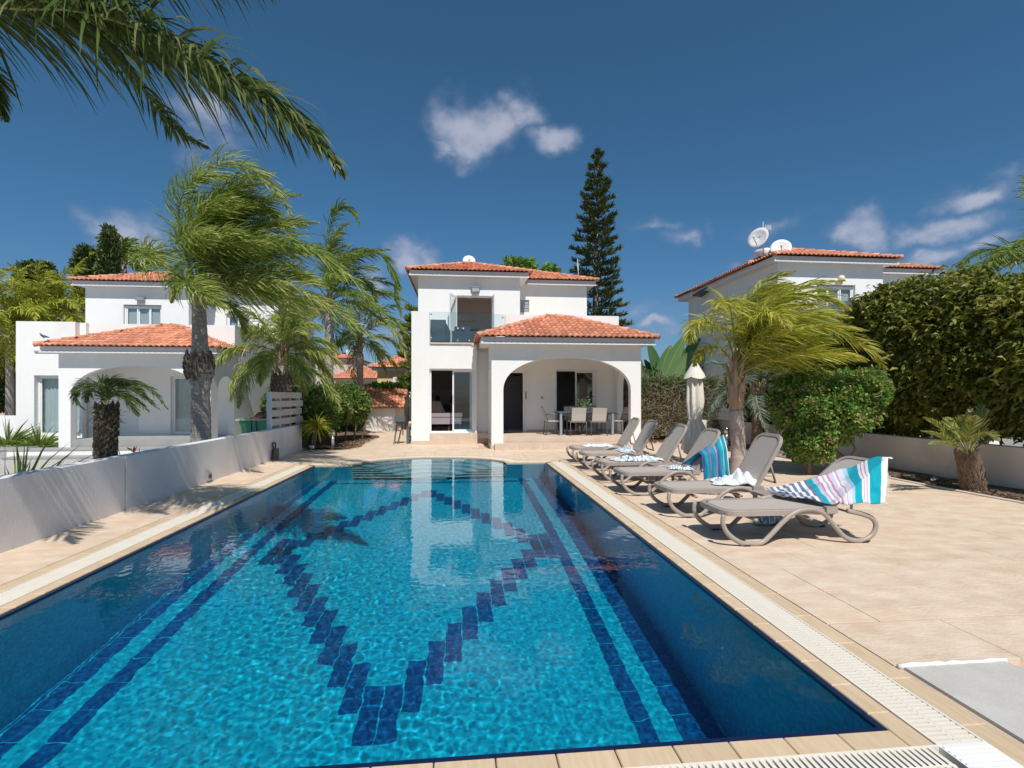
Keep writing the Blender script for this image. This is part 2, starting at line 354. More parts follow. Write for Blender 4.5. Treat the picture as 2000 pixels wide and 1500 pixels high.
# ---- foliage
def nz(v): return v/np.maximum(np.linalg.norm(v, axis=-1, keepdims=True), 1e-9)
def strip_leaves(mb, P, D, L, W, steps=3, droop=0.5, wind=(0, 0, 0), tint=None, mi=0, up=None, prof=None):
    """many narrow leaves at once: P start points, D start directions, L lengths, W half widths"""
    n = len(P); wind = np.array(wind, float)
    D = nz(D); p = P.copy(); rv = nz(nr.normal(size=(n, 3)) + (np.array([0, 0, 1.2]) if up is None else up))
    prof = prof or {2: [.55, 1, .06], 3: [.7, 1, .75, .06], 4: [.7, 1, .95, .6, .06]}[steps]
    out = np.empty((n, (steps+1)*2, 3))
    for j in range(steps+1):
        wv = nz(np.cross(D, rv))*(W*prof[j])[:, None] if hasattr(W, '__len__') else nz(np.cross(D, rv))*(W*prof[j])
        out[:, 2*j] = p - wv; out[:, 2*j+1] = p + wv
        p = p + D*(L/steps)[:, None]
        D = nz(D + (np.array([0, 0, -droop]) + wind)/steps)
    base = (np.arange(n)*(steps+1)*2)[:, None]
    F = []
    for j in range(steps): F.append(base + np.array([2*j, 2*j+1, 2*j+3, 2*j+2]))
    F = np.concatenate(F)
    t = nr.random(n) if tint is None else tint
    mb.add(out.reshape(-1, 3), F, mi, np.repeat(np.clip(t, 0, 1), (steps+1)*2))
def frond(mb, base, d0, L, grav=1.0, wind=(0, 0, 0), n=90, leaf=.6, w=.016, droop=.9, plume=.5, tint=(.1, .6), tipy=.35, seg=22, stem=.018, start=.16, path=None, lwind=1.0, a0=1.15, a1=.45, lsteps=3):
    wind = np.array(wind, float)
    if path is not None:
        ctrl = np.array(path, float); m = len(ctrl)-1
        pts = []
        for i in range(seg+1):                     # Catmull-Rom through the given points
            u = i/seg*m; k = min(int(u), m-1); f = u-k
            p0, p1, p2, p3 = ctrl[max(k-1, 0)], ctrl[k], ctrl[k+1], ctrl[min(k+2, m)]
            pts.append(.5*((2*p1)+(-p0+p2)*f+(2*p0-5*p1+4*p2-p3)*f*f+(-p0+3*p1-3*p2+p3)*f**3))
        pts = np.array(pts)
    else:
        d = nz(np.array(d0, float)); p = np.array(base, float); pts = [p]
        for i in range(seg):
            t = i/seg
            p = p + d*(L/seg); pts.append(p)
            d = nz(d + (np.array([0, 0, -grav])*(.5+t) + wind*(.4+t))/seg)
        pts = np.array(pts)
    rad = [stem*(1-.85*i/seg) for i in range(seg+1)]
    mb.tube(pts.tolist(), rad, 4, mi=1)
    t = np.linspace(start, .995, n); t = np.concatenate([t, t + .5/n]); side = np.repeat([1., -1.], n); t = np.clip(t + nr.normal(size=2*n)*.004, start, .999)
    u = t*seg; k = np.minimum(u.astype(int), seg-1); f = (u-k)[:, None]
    P = pts[k]*(1-f) + pts[k+1]*f; T = nz(pts[k+1]-pts[k])
    Z = np.array([0, 0, 1.0]); S = np.cross(T, Z); bad = np.linalg.norm(S, axis=1) < .15; S[bad] = np.cross(T[bad], np.array([0, 1., 0])); S = nz(S); U = np.cross(S, T)
    a = (a0 + (a1-a0)*t + nr.normal(size=2*n)*.12)[:, None]; b = (nr.normal(size=2*n)*plume + .15)[:, None]
    D = T*np.cos(a) + (S*side[:, None]*np.cos(b) + U*np.sin(b))*np.sin(a)
    prof = np.clip(np.sin(np.pi*np.clip((t-start)/(1-start), 0, 1)**.75*.86 + .32), .12, 1)*(1-.3*np.clip((t-.75)*4, 0, 1))
    Ln = leaf*prof*(1 + nr.normal(size=2*n)*.08)
    tt = np.clip(tint[0] + (tint[1]-tint[0])*nr.random(2*n) + tipy*np.clip(t-.5, 0, 1)*nr.random(2*n)*1.4, 0, 1)
    strip_leaves(mb, P, D, Ln, np.full(2*n, w), lsteps, droop, wind*lwind, tt)
def palm(name, label, base, top, r0, r1, nfr, L, wind, mat, tr_mat, grav=1.3, leaf=.6, n=80, w=.016, seed=1, els=(80, -25), bulge=None, az_rng=(0, 360), tint=(.1, .6), droop=.9, plume=.5, shaft=.5, group=None, cat='palm tree', tipy=.35, extra=None, stem=.018, lwind=1.0, skirt=0, lean_el=None, rings=True):
    global nr
    nr = np.random.default_rng(seed)
    t = thing(name, label, cat, tuple(base), group=group)
    base = np.array(base, float); top = np.array(top, float); H = np.linalg.norm(top-base)
    mb = MB(); K = int(H/.045) if rings else 30; pts = []; rad = []
    for i in range(K+1):
        f = i/K; p = base*(1-f)+top*f; p = p + np.array([math.sin(f*3)*.03, 0, 0]); pts.append(p.tolist())
        r = r0+(r1-r0)*f
        if bulge: r += bulge[1]*math.exp(-((f-bulge[0])/bulge[2])**2)*(1+.18*math.sin(i*2.4))
        if f < .05: r *= 1.12
        rad.append(r*(1 + (.035 if i % 3 == 0 else 0) + nr.normal()*.008))
    mb.tube(pts, rad, 14); mb.build('trunk', tr_mat, t)
    if bulge and bulge[3]:                 # old leaf bases standing proud round the trunk
        bb = MB(); fz = bulge[0]
        for k in range(60):
            a = k*2.4; f = fz - bulge[2]*.9 + 1.8*bulge[2]*k/60
            p = base*(1-f)+top*f; r = (r0+(r1-r0)*f) + bulge[1]*math.exp(-((f-fz)/bulge[2])**2)
            o = np.array([math.cos(a), math.sin(a), 0]); q = p + o*r*.92
            bb.tube([q.tolist(), (q+o*.045+np.array([0, 0, .08])).tolist(), (q+o*.035+np.array([0, 0, .16])).tolist()], [.05, .035, .01], 4)
        bb.build('leaf_bases', M_['boot'], t, kind='stuff')
    c = top.copy()
    if shaft:
        sb = MB(); sb.tube([(top-[0, 0, .03]).tolist(), (top+[0, 0, shaft*.3]).tolist(), (top+[0, 0, shaft*.7]).tolist(), (top+[0, 0, shaft]).tolist()], [r1*.98, r1*.95, r1*.7, r1*.35], 10)
        for k in range(14):
            a = k*2.39; o = np.array([math.cos(a), math.sin(a), 0]); z0 = shaft*(.05+.6*(k/14)); q = top+o*r1*.85+np.array([0, 0, z0])
            sb.tube([q.tolist(), (q+o*.03+np.array([0, 0, .18])).tolist(), (q+o*.08+np.array([0, 0, .34])).tolist()], [.05, .035, .02], 4)
        sb.build('crownshaft', M_['shaft'], t); c = top + np.array([0, 0, shaft*.72])
    for i in range(nfr):
        f = i/max(nfr-1, 1); az = R(az_rng[0] + ((i*137.508) % 360)/360*(az_rng[1]-az_rng[0])) + nr.normal()*.12
        el = R(els[0] + (els[1]-els[0])*f**1.1 + nr.normal()*5)
        d = [math.cos(az)*math.cos(el), math.sin(az)*math.cos(el), math.sin(el)]
        fb = MB(); LL = L*(.82+.3*nr.random())
        dead = f > .88 and skirt
        frond(fb, (c + np.array(d)*.05 + np.array([0, 0, -.25*f*shaft])).tolist(), d, LL, grav*(.8+.4*nr.random()), wind, n, leaf, w, droop, plume, tint if not dead else (.75, 1), tipy, stem=stem, lwind=lwind)
        fb.build('frond', [mat, M_['petiole']], t)
    if extra:
        for kw in extra:
            fb = MB(); frond(fb, None, None, 1, **kw); fb.build('frond', [mat, M_['petiole']], t)
    return t
def leaf_cloud(mb, P, Nrm, size, w, k=6, spread=.8, droop=.8, tint=(0, 1), clus=.08, steps=2, up=.0, mi=0, tclus=.5, out=.6):
    """k leaves sprout from each point, leaning outward and drooping"""
    n = len(P); tc = nr.random(n)
    PP = np.repeat(P, k, 0) + nr.normal(size=(n*k, 3))*clus
    D = nz(np.repeat(Nrm, k, 0)*out + nr.normal(size=(n*k, 3))*spread + np.array([0, 0, up]))
    L = size*(.6+.8*nr.random(n*k))
    t = tint[0] + (tint[1]-tint[0])*np.clip(np.repeat(tc, k)*tclus + nr.random(n*k)*(1-tclus), 0, 1)
    strip_leaves(mb, PP, D, L, L*(w/size), steps, droop, tint=t, mi=mi)
# ------------------------------------------------------------------ ground, deck and pool
PX0, PX1, PY0, PY1 = -3.32, 2.01, 2.30, 12.10           # water edges
BX0, BX1, BYC = -2.45, 1.05, 13.40                       # the round bay with the steps at the far end
BCX, BRX = (BX0+BX1)/2, (BX1-BX0)/2
def bay_y(x, grow=0.0):                                   # far outline of the bay, grown outward
    rx = BRX + grow; u = (x-BCX)/rx
    if abs(u) >= 1: return PY1 + grow
    a = 1.30 + grow
    return PY1 + max(grow, a*math.sqrt(1-u*u)**1.0 if True else 0)
def plane_obj(name, x0, y0, x1, y1, z, mat, kind='structure'):
    o = MB().add([(x0, y0, z), (x1, y0, z), (x1, y1, z), (x0, y1, z)], [(0, 1, 2, 3)]).build(name, mat); o['kind'] = kind; return o
MB().add([(-600, -600, -.60), (600, -600, -.60), (600, 900, -.60), (-600, 900, -.60), (-3.5, 2.0, -.60), (2.2, 2.0, -.60), (2.2, 13.6, -.60), (-3.5, 13.6, -.60)], [(0, 1, 5, 4), (1, 2, 6, 5), (2, 3, 7, 6), (3, 0, 4, 7)]).build('ground', M_['ground'], kind='structure')
o = MB().box((-30, -6, -.59), (-4.86, 34, -.30)).build('neighbour_ground', M_['gravel'], kind='structure')
DB = MB()                                                # the bed the slabs lie on, with the hole for the pool
zb, zt = -.5, -.034
G = .62                                                   # coping + grating + outer coping
DB.box((-4.75, -3.0, zb), (PX0-.50, 30, zt)); DB.box((PX1+.50, -3.0, zb), (9.05, 30, zt)); DB.box((PX0-.50, -3.0, zb), (PX1+.50, PY0-.50, zt))
xs = np.linspace(PX0-.5, PX1+.5, 61)
for i in range(60):
    xm = (xs[i]+xs[i+1])/2; DB.box((xs[i], bay_y(xm, .28), zb), (xs[i+1], 30, zt))
deck = DB.build('pool_deck', M_['deck']); deck['kind'] = 'structure'
deck['label'] = 'beige stamped paving around the swimming pool'
# paving slabs, each one its own piece
def slab_mesh(w, d, key, cache={}):
    k = (round(w, 3), round(d, 3))
    if k not in cache:
        mb = MB(); V = []
        for z, g in ((-.045, 0), (-.0015, 0), (0, .0015)): V += [(g, g, z), (w-g, g, z), (w-g, d-g, z), (g, d-g, z)]
        F = [(8, 9, 10, 11)]
        for r in (0, 4): F += [(r+i, r+(i+1) % 4, r+4+(i+1) % 4, r+4+i) for i in range(4)]
        cache[k] = mb.add(V, F).mesh('paving_slab', [M_['slab']])
    return cache[k]
nslab = 0; far_slabs = MB()
def lay(x0, x1, y0, y1, rowh, lens, skip=None, seed=3):
    global nslab
    rg = random.Random(seed); y = y0
    while y < y1 - .05:
        h = min(rowh, y1-y); x = x0 - rg.choice([0, .2, .45]) ; 
        while x < x1 - .04:
            w = rg.choice(lens); xa, xb = max(x, x0), min(x+w, x1)
            if x1 - xb < .2: xb = x1
            if xb-xa > .04:
                c = ((xa+xb)/2, y+h/2)
                if not (skip and skip(xa, xb, y, y+h)):
                    vis = -4.8 < c[0] < 9 and c[1] > .5
                    if nslab < 292 and vis:
                        inst('paving_slab', slab_mesh(round(xb-xa-.0035, 3), round(h-.006, 2)-.003, 0), deck, (xa, y, rg.uniform(-.0012, .0012))); nslab += 1
                    else: far_slabs.box((xa, y, -.03), (xb-.006, y+h-.006, 0))
            x = xb + .0
        y += h
def in_hatch(xa, xb, ya, yb): return xa < 3.22 and yb > 1.62 and ya < 2.77
lay(PX1+.55, 8.38, 1.0, 2.8, .56, [1.0, 1.2, .9], lambda a, b, c, d: a < 3.30)
lay(3.30, 8.38, .4, 1.0, .60, [1.1], None, 9)
lay(PX1+.55, 8.38, 2.8, 12.6, .56, [1.0, 1.2, .85, 1.35], None, 4)
lay(-4.65, PX0-.55, 1.5, 12.66, .62, [1.0, .8], None, 5)
def bayskip(xa, xb, ya, yb): return False
# around the bay: slabs whose near edge follows the curve
xg = [-4.65, -3.87, -3.0, -2.3, -1.5, -.7, .1, .9, 1.7, 2.56, 3.5, 4.5, 5.5, 6.5, 7.5, 8.38]
for i in range(len(xg)-1):
    xa, xb = xg[i], xg[i+1]
    if xa < -3.8 or xa > 2.5: y_lo = lambda x: 12.66 if x < -3 else 12.6
    else: y_lo = lambda x: bay_y(x, .53)
    n = 8; V = []; top = 14.3
    for k in range(n+1):
        x = xa + (xb-xa-.006)*k/n; V += [(x, y_lo(x)+.004, 0), (x, top-.006, 0), (x, y_lo(x)+.004, -.03), (x, top-.006, -.03)]
    F = []
    for k in range(n): a = 4*k; F += [(a, a+4, a+5, a+1), (a+2, a+6, a+4, a)]
    F += [(1, 3, 2, 0), (4*n, 4*n+2, 4*n+3, 4*n+1)]
    MB().add(V, F).build('paving_slab', M_['slab'], deck); nslab += 1
lay(-4.65, 8.38, 14.3, 17.2, .58, [1.0, 1.2, .9], lambda a, b, c, d: (c > 15.2 and b > .8 and a < 5.5), 6)
lay(-4.65, -1.62, 17.2, 24.6, .62, [1.0, 1.2, .9], lambda a, b, c, d: a < -3.9 and c > 16, 7)
lay(5.6, 8.38, 17.2, 19.0, .58, [1.0, 1.2], None, 8)
if far_slabs.n: far_slabs.build('far_paving', M_['slab'], deck, kind='stuff')
print('slabs', nslab)
# coping ring: inner stones, grating, outer stones
pool = thing('swimming_pool', 'long turquoise swimming pool with a navy diamond pattern on its floor', 'swimming pool', (-.65, 7.2, 0))
CW, GW, OW = .125, .245, .16
x_in = PX1 + .035
def stones(name, a, b, w, axis, length, z=0.0, mat='coping'):
    """a row of coping stones from a to b along one axis, near edge at offset"""
    L = b-a; n = max(1, round(L/length)); s = L/n
    for i in range(n): yield a+i*s, s
stone_count = 0; rest = MB()
def put_stone(x0, y0, x1, y1, name='coping_stone', z=.0):
    global stone_count
    e = .004; key = (round(x1-x0, 3), round(y1-y0, 3)); w, d = x1-x0-.005, y1-y0-.005
    if stone_count < 230:
        c = put_stone.c
        if key not in c:
            mb = MB(); V = []
            for zz, g in ((-.05, 0), (-.006, 0), (0, e)): V += [(g, g, zz), (w-g, g, zz), (w-g, d-g, zz), (g, d-g, zz)]
            F = [(8, 9, 10, 11)]
            for r in (0, 4): F += [(r+i, r+(i+1) % 4, r+4+(i+1) % 4, r+4+i) for i in range(4)]
            c[key] = mb.add(V, F).mesh(name, [M_['coping']])
        inst(name, c[key], pool, (x0, y0, z)); stone_count += 1
    else: rest.box((x0, y0, -.05), (x1-.005, y1-.005, z))
put_stone.c = {}
# right side
for y, s in stones('', PY0-CW-.035, PY1+.16, 0, 'y', .25): put_stone(x_in, y, x_in+CW, y+s)
for x, s in stones('', PX0-.035, PX1+.035, 0, 'x', .272): put_stone(x, PY0-.035-CW, x+s, PY0-.035)
for y, s in stones('', PY0-CW-.035-GW-.05, PY1+.5, 0, 'y', .42): put_stone(x_in+CW+GW, y, x_in+CW+GW+OW-.02, y+s)
for y, s in stones('', PY0-.2, PY1+.16, 0, 'y', .27): put_stone(PX0-.035-CW, y, PX0-.035, y+s)
for y, s in stones('', PY0-.2, PY1+.5, 0, 'y', .5): put_stone(PX0-.035-CW-GW-OW+.02, y, PX0-.035-CW-GW, y+s)
for x, s in stones('', PX0-.6, PX1+.75, 0, 'x', .42): put_stone(x, PY0-.035-CW-GW-OW, x+s, PY0-.035-CW-GW)
# far side and bay: curved pieces
def ring(name, g0, g1, mat, x0, x1, n, z=0.0, seg=6, parent=None, gap=.005):
    xs = np.linspace(x0, x1, n+1)
    for i in range(n):
        V = []
        for k in range(seg+1):
            x = xs[i] + (xs[i+1]-xs[i]-gap)*k/seg
            V += [(x, bay_y(x, g0), z), (x, bay_y(x, g1), z), (x, bay_y(x, g0), z-.05), (x, bay_y(x, g1), z-.05)]
        F = []
        for k in range(seg): a = 4*k; F += [(a, a+4, a+5, a+1), (a+2, a+6, a+4, a), (a+1, a+5, a+7, a+3)]
        F += [(0, 1, 3, 2), (4*seg, 4*seg+2, 4*seg+3, 4*seg+1)]
        MB().add(V, F).build(name, mat, parent or pool)
ring('coping_stone', .035, .16, M_['coping'], PX0-.16, PX1+.16, 20)
ring('far_grating', .165, .40, M_['grate'], PX0-.16, PX1+.16, 20)
ring('coping_stone', .405, .53, M_['coping'], PX0-.5, PX1+.5, 14)
if rest.n: rest.build('coping_row', M_['coping'], pool, kind='stuff')
# thin navy waterline
nv = MB()
nv.box((PX1+.002, PY0-.035, -.09), (PX1+.034, PY1+.03, -.009)).box((PX0-.034, PY0-.035, -.09), (PX0-.002, PY1+.03, -.009)).box((PX0-.002, PY0-.035, -.09), (PX1+.002, PY0-.002, -.009))
nv.build('waterline_tiles', M_['navy'], pool)
# grating: channel, frame and slats
gr = thing('overflow_grating', 'cream slatted overflow grating running round the pool edge', 'drain grating', (x_in+CW, 2.0, 0))
ch = MB(); gx0, gx1 = x_in+CW, x_in+CW+GW; gy0, gy1 = PY0-.035-CW-GW, PY0-.035-CW; lx0, lx1 = PX0-.035-CW-GW, PX0-.035-CW
ch.box((gx0, gy0, -.16), (gx1, PY1+.16, -.06)); ch.box((lx0, gy0, -.16), (lx1, PY1+.16, -.06)); ch.box((lx1, gy0, -.16), (gx0, gy1, -.06))
ch.build('channel', M_['gutter'], gr)
fr = MB()
for a, b in ((gx0, gx0+.012), (gx1-.012, gx1)): fr.box((a, gy1, -.06), (b, PY1+.16, .003))
for a, b in ((lx0, lx0+.012), (lx1-.012, lx1)): fr.box((a, gy1, -.06), (b, PY1+.16, .003))
for a, b in ((gy0, gy0+.012), (gy1-.012, gy1)): fr.box((lx1, a, -.06), (gx0, b, .003))
fr.build('frame', M_['grate'], gr)
sl_x = boxmesh('slat', (0, 0, -.02), (GW-.026, .019, 0), M_['grate']); sl_y = boxmesh('slat', (0, 0, -.02), (.019, GW-.026, 0), M_['grate'])
def slat_m(axis):
    mb = MB(); L = GW-.026; e = .004
    for a, b in ((0, L*.5-.007), (L*.5+.007, L)): 
        if axis == 'x': mb.box((a, 0, -.02), (b, .019, 0))
        else: mb.box((0, a, -.02), (.019, b, 0))
    if axis == 'x': mb.box((L*.5-.007, -.004, -.022), (L*.5+.007, .026, -.002))
    else: mb.box((-.004, L*.5-.007, -.022), (.026, L*.5+.007, -.002))
    return mb
smx = slat_m('x').mesh('slat', [M_['grate']]); smy = slat_m('y').mesh('slat', [M_['grate']])
cnt = 0; farm = MB(); y = gy1 + .005
while y < PY1 + .12:
    if cnt < 150: inst('slat', smx, gr, (gx0+.013, y, .001)); cnt += 1
    else: farm.box((gx0+.013, y, -.02), (gx1-.013, y+.019, .001))
    farm.box((lx0+.013, y, -.02), (lx1-.013, y+.019, .001)); y += .031
x = lx1 + .01; nearx = []
while x < gx0 - .03: nearx.append(x); x += .031
for i, x in enumerate(nearx):
    if i >= len(nearx)-140: inst('slat', smy, gr, (x, gy0+.013, .001))
    else: farm.box((x, gy0+.013, -.02), (x+.019, gy1-.013, .001))
farm.build('far_slats', M_['grate'], gr, kind='stuff')
co = MB(); co.box((gx0, gy0, -.03), (gx1, gy1, .002))
for i in range(9):
    f = i*.026; co.tube([(gx0+.01, gy0+.012+f, .002), (gx0+.012+f, gy0+.012+f, .003)] if False else [(gx0+.008+f*.0, gy0+.01+f, .003), (gx1-.008, gy0+.01+f, .003)], .006, 4)
co.build('corner_piece', M_['grate_white'], gr)
# shell of the pool below the water
DPT = -1.9
sh = MB()
outl = [(PX0, PY0), (PX1, PY0), (PX1, PY1)]
na = 40
arc = [(BX1 + (BX0-BX1)*k/na, bay_y(BX1 + (BX0-BX1)*k/na)) for k in range(na+1)]
arc[0] = (BX1, PY1); arc[-1] = (BX0, PY1)
outl += arc + [(PX0, PY1)]
n = len(outl)
V = [(x, y, -.030) for x, y in outl] + [(x, y, DPT) for x, y in outl]
F = [(i, (i+1) % n, n+(i+1) % n, n+i) for i in range(n)]
sh.add(V, F)
sh.add([(PX0, PY0, DPT), (PX1, PY0, DPT), (PX1, PY1+1.4, DPT), (PX0, PY1+1.4, DPT)], [(0, 1, 2, 3)])
shell = sh.build('shell', M_['aqua'], pool)
recv = [shell]
# steps in the bay
for k, (g, z) in enumerate(((-.05, -.22), (-.37, -.50), (-.69, -.80), (-1.0, -1.12), (-1.28, -1.45))):
    pts = []
    for i in range(33):
        a = math.pi*i/32; pts.append((BCX + (BRX+g)*math.cos(a), PY1 - .28 + (1.30+.24+g)*math.sin(a)))
    ymin = 11.86 - .0*k
    pts = [(px, max(py, ymin)) for px, py in pts]
    # a tread is the ring between this outline and the bay wall
    mb = MB(); V = []; 
    for (px, py) in pts:
        ang = math.atan2(py-(PY1-.28), px-BCX); ox, oy = BCX + (BRX+.02)*math.cos(ang), PY1-.28 + 1.58*math.sin(ang)
        V += [(ox, oy, z), (BCX+(px-BCX)*.80, PY1-.28+(py-PY1+.28)*.80, z), (BCX+(px-BCX)*.80, PY1-.28+(py-PY1+.28)*.80, z-.34)]
    F = [(3*i, 3*i+3, 3*i+4, 3*i+1) for i in range(32)] + [(3*i+1, 3*i+4, 3*i+5, 3*i+2) for i in range(32)]
    o = mb.add(V, F).build('step', M_['pale_tile'], pool); recv.append(o)
# navy tiles on the pool floor
TW, TH = .167, .325
tm = boxmesh('mosaic_tile', (-TW/2+.006, -TH/2+.006, 0), (TW/2-.006, TH/2-.006, .004), M_['dark_tile'])
PCX = -.655; ntile = 0
for k in range(12):
    for s in (-1, 1):
        x = PCX + s*(k+.5)*TW
        for y0 in (3.93 + k*.305, 10.93 - k*.305 - 2*TH*.94):
            for j in (0, 1):
                recv.append(inst('mosaic_tile', tm, pool, (x, y0 + (j+.5)*TH*.94, DPT))); ntile += 1
tmh = boxmesh('mosaic_tile', (-TH/2+.004, -TW/2+.004, 0), (TH/2-.004, TW/2-.004, .004), M_['dark_tile'])
yy = PY0 + .2
while yy < 12.0:
    for x in (1.425, -2.735-.14): recv.append(inst('mosaic_tile', tm, pool, (x, yy, DPT))); ntile += 1
    for x in (1.75, -3.06-.14): recv.append(inst('mosaic_tile', tm, pool, (x, yy, DPT))); ntile += 1
    yy += TH
xx = PCX - 2.1
while xx < PCX + 2.2:
    for y in (11.75, ): recv.append(inst('mosaic_tile', tmh, pool, (xx, y, DPT))); ntile += 1
    xx += TH
stp = MB(); stp.box((1.825, PY0, DPT), (2.0, PY1, DPT+.003)); stp.box((-3.31, PY0, DPT), (-3.29, PY1, DPT+.003)); recv.append(stp.build('floor_border', M_['dark_tile'], pool))
for o in recv: o.cycles.is_caustics_receiver = True
print('pool tiles', ntile)
# water surface: real ripples
def make_water():
    g = np.random.default_rng(5); s = .0148
    xs = np.arange(PX0-.0, PX1+s*.5, s); ys = np.arange(PY0, 13.6, s); nx, ny = len(xs), len(ys)
    X, Y = np.meshgrid(xs, ys); Z = np.zeros_like(X)
    for i in range(90):
        lam = .05*(.20/.05)**(g.random()**1.0)
        th = g.random()*6.28; kx, ky = math.cos(th)*2*math.pi/lam, math.sin(th)*2*math.pi/lam
        amp = .000026*(lam/.1)**.75
        Z += amp*np.sin(kx*X + ky*Y + g.random()*6.28)
    Z *= (0.75 + .25*np.sin(X*1.3+Y*.7))
    Z -= .022
    V = np.stack([X, Y, Z], -1).reshape(-1, 3)
    idx = np.arange(nx*ny).reshape(ny, nx)
    F = np.stack([idx[:-1, :-1], idx[:-1, 1:], idx[1:, 1:], idx[1:, :-1]], -1).reshape(-1, 4)
    me = bpy.data.meshes.new('water'); me.vertices.add(len(V)); me.vertices.foreach_set('co', V.ravel())
    me.loops.add(F.size); me.loops.foreach_set('vertex_index', F.ravel()); me.polygons.add(len(F)); me.polygons.foreach_set('loop_start', np.arange(0, F.size, 4)); me.polygons.foreach_set('loop_total', np.full(len(F), 4))
    me.polygons.foreach_set('use_smooth', np.ones(len(F), bool)); me.update(calc_edges=True)
    m = bpy.data.materials.new('pool_water'); m.use_nodes = True; N = m.node_tree.nodes; N.clear()
    out = N.new('ShaderNodeOutputMaterial'); gl = N.new('ShaderNodeBsdfGlass'); gl.inputs['IOR'].default_value = 1.33; gl.inputs['Roughness'].default_value = 0; gl.inputs[0].default_value = (.93, .985, 1, 1)
    m.node_tree.links.new(gl.outputs[0], out.inputs[0]); me.materials.append(m)
    o = bpy.data.objects.new('pool_water', me); COL.objects.link(o); o['kind'] = 'structure'; o['label'] = 'clear rippled turquoise water filling the pool to its brim'
    o.cycles.is_caustics_caster = True
make_water()
# concrete hatch bottom right
h = thing('access_hatch', 'flat grey concrete hatch cover beside the grating corner', 'hatch', (2.9, 2.2, 0))
MB().box((2.585, 1.45, -.02), (3.24, 2.755, .012)).build('cover', M_['hatch'], h)
hb = MB(); 
pts = [(2.56+.70*k/14, 2.772+rnd.uniform(-.006, .006), .008) for k in range(15)]; hb.tube(pts, [.017+rnd.uniform(-.004, .006) for _ in pts], 6)
hb.build('sealant_bead', M_['sealant'], h)
MB().box((2.54, 1.40, -.032), (3.285, 2.80, -.006)).build('recess', M_['deck'], h)
# left boundary wall
wl = thing('boundary_wall', 'low white boundary wall left of the pool with one dark expansion joint', 'wall', (-4.75, 5.0, 0))
for a, b in ((-3.0, 7.62), (7.65, 15.6)): MB().box((-4.85, a, -.6), (-4.65, b, .755)).build('wall_section', M_['wall_l'], wl)
MB().box((-4.83, 7.615, -.6), (-4.67, 7.655, .74)).build('joint', M_['gutter'], wl)
def wallbox(y, z, hgt, label, cat='socket box'):
    t = thing('socket_box', label, cat, (-4.63, y, z)); MB().box((-4.65, y-.07, z), (-4.60, y+.07, z+hgt)).build('cover', M_['galv'], t); MB().box((-4.60, y-.05, z+.03), (-4.592, y+.05, z+hgt-.05)).build('flap', M_['gasket'], t)
wallbox(9.95, .05, .15, 'small grey outdoor socket box low on the left boundary wall')
ho = thing('drain_hose', 'dark garden hose looped upright against the left boundary wall', 'hose', (-4.58, 13.2, 0))
hb = MB(); hb.tube([(-4.60+.02*math.sin(k), 13.05+.30*(k/12)+0, .04+.40*math.sin(math.pi*k/12)**.7) for k in range(13)], .018, 6); hb.build('loop', M_['rubber'], ho)
MB().box((-4.63, 13.15, 0), (-4.57, 13.45, .28)).build('backplate', M_['gutter'], ho)
# louvred fence on the wall
fe = thing('louvre_fence', 'pale blue and white horizontal slat fence panel on the wall end', 'fence', (-4.75, 13.5, .755))
pf = MB(); 
for y in (13.3, 15.55): MB().box((-4.80, y-.04, .755), (-4.70, y+.04, 1.70)).build('post', M_['fence'], fe)
for k, z in enumerate((.84, 1.07, 1.30, 1.53)): MB().box((-4.74, 13.34, z), (-4.71, 15.9-.12*(k % 2), z+.165)).build('slat', M_['fence_slat'], fe)
for y in (14.1, 14.9): MB().box((-4.77, y-.03, .755), (-4.745, y+.03, 1.68)).build('batten', M_['fence'], fe)
# right boundary wall, soil bed and kerb
wr = thing('garden_wall', 'low cream rendered garden wall under the tall hedge on the right', 'wall', (9.1, 8, 0))
MB().box((9.0, 1.0, -.6), (9.2, 17.9, .76)).build('wall_section', M_['wall_r'], wr)
w2 = thing('end_wall', 'low cream garden wall behind the sparse brown hedge', 'wall', (7.3, 18.6, 0))
MB().box((5.7, 18.55, -.6), (9.2, 18.75, .76)).build('wall_section', M_['wall_r'], w2)
w3 = thing('return_wall', 'short sunlit cream wall end just left of the palm trunk', 'wall', (7.7, 16.2, 0))
MB().box((7.55, 16.1, -.2), (8.05, 16.3, .80)).build('wall_section', M_['wall_r'], w3)
bed = MB(); ys = np.linspace(1, 18.5, 60)
def bedx(y): return 8.38 + .12*math.sin(y*.55) - .35*max(0, (y-13))/5
V = []; F = []
for i, y in enumerate(ys):
    for j in range(9):
        f = j/8; V.append((bedx(y)*(1-f)+9.0*f, y, .012 + .07*math.sin(f*math.pi*.6) + nr.normal()*.012*(j > 0)))
for i in range(59):
    for j in range(8): a = i*9+j; F.append((a, a+1, a+10, a+9))
bed.add(V, F, smooth=True)
bed.build('planting_bed', M_['soil'], kind='structure')
kb = thing('bed_kerb', 'thin curved concrete kerb edging the right planting bed', 'kerb', (8.3, 8, 0))
k2 = MB(); k2.tube([(bedx(y)-.02, y, .012) for y in ys], .022, 6); k2.build('edging', M_['wall_r'], kb)
lb = MB(); V = []; F = []
for i in range(25):
    y = 15.7 + 8.0*i/24
    for j in range(7): V.append((-5.6 + (2.15 + .35*math.sin(i*.6))*j/6 if y < 22 else -5.6+1.6*j/6, y, .012 + .05*math.sin(j/6*3.1) + nr.normal()*.01))
for i in range(24):
    for j in range(6): a = i*7+j; F.append((a, a+1, a+8, a+7))
lb.add(V, F, smooth=True); lb.build('shrub_bed', M_['soil'], kind='structure')
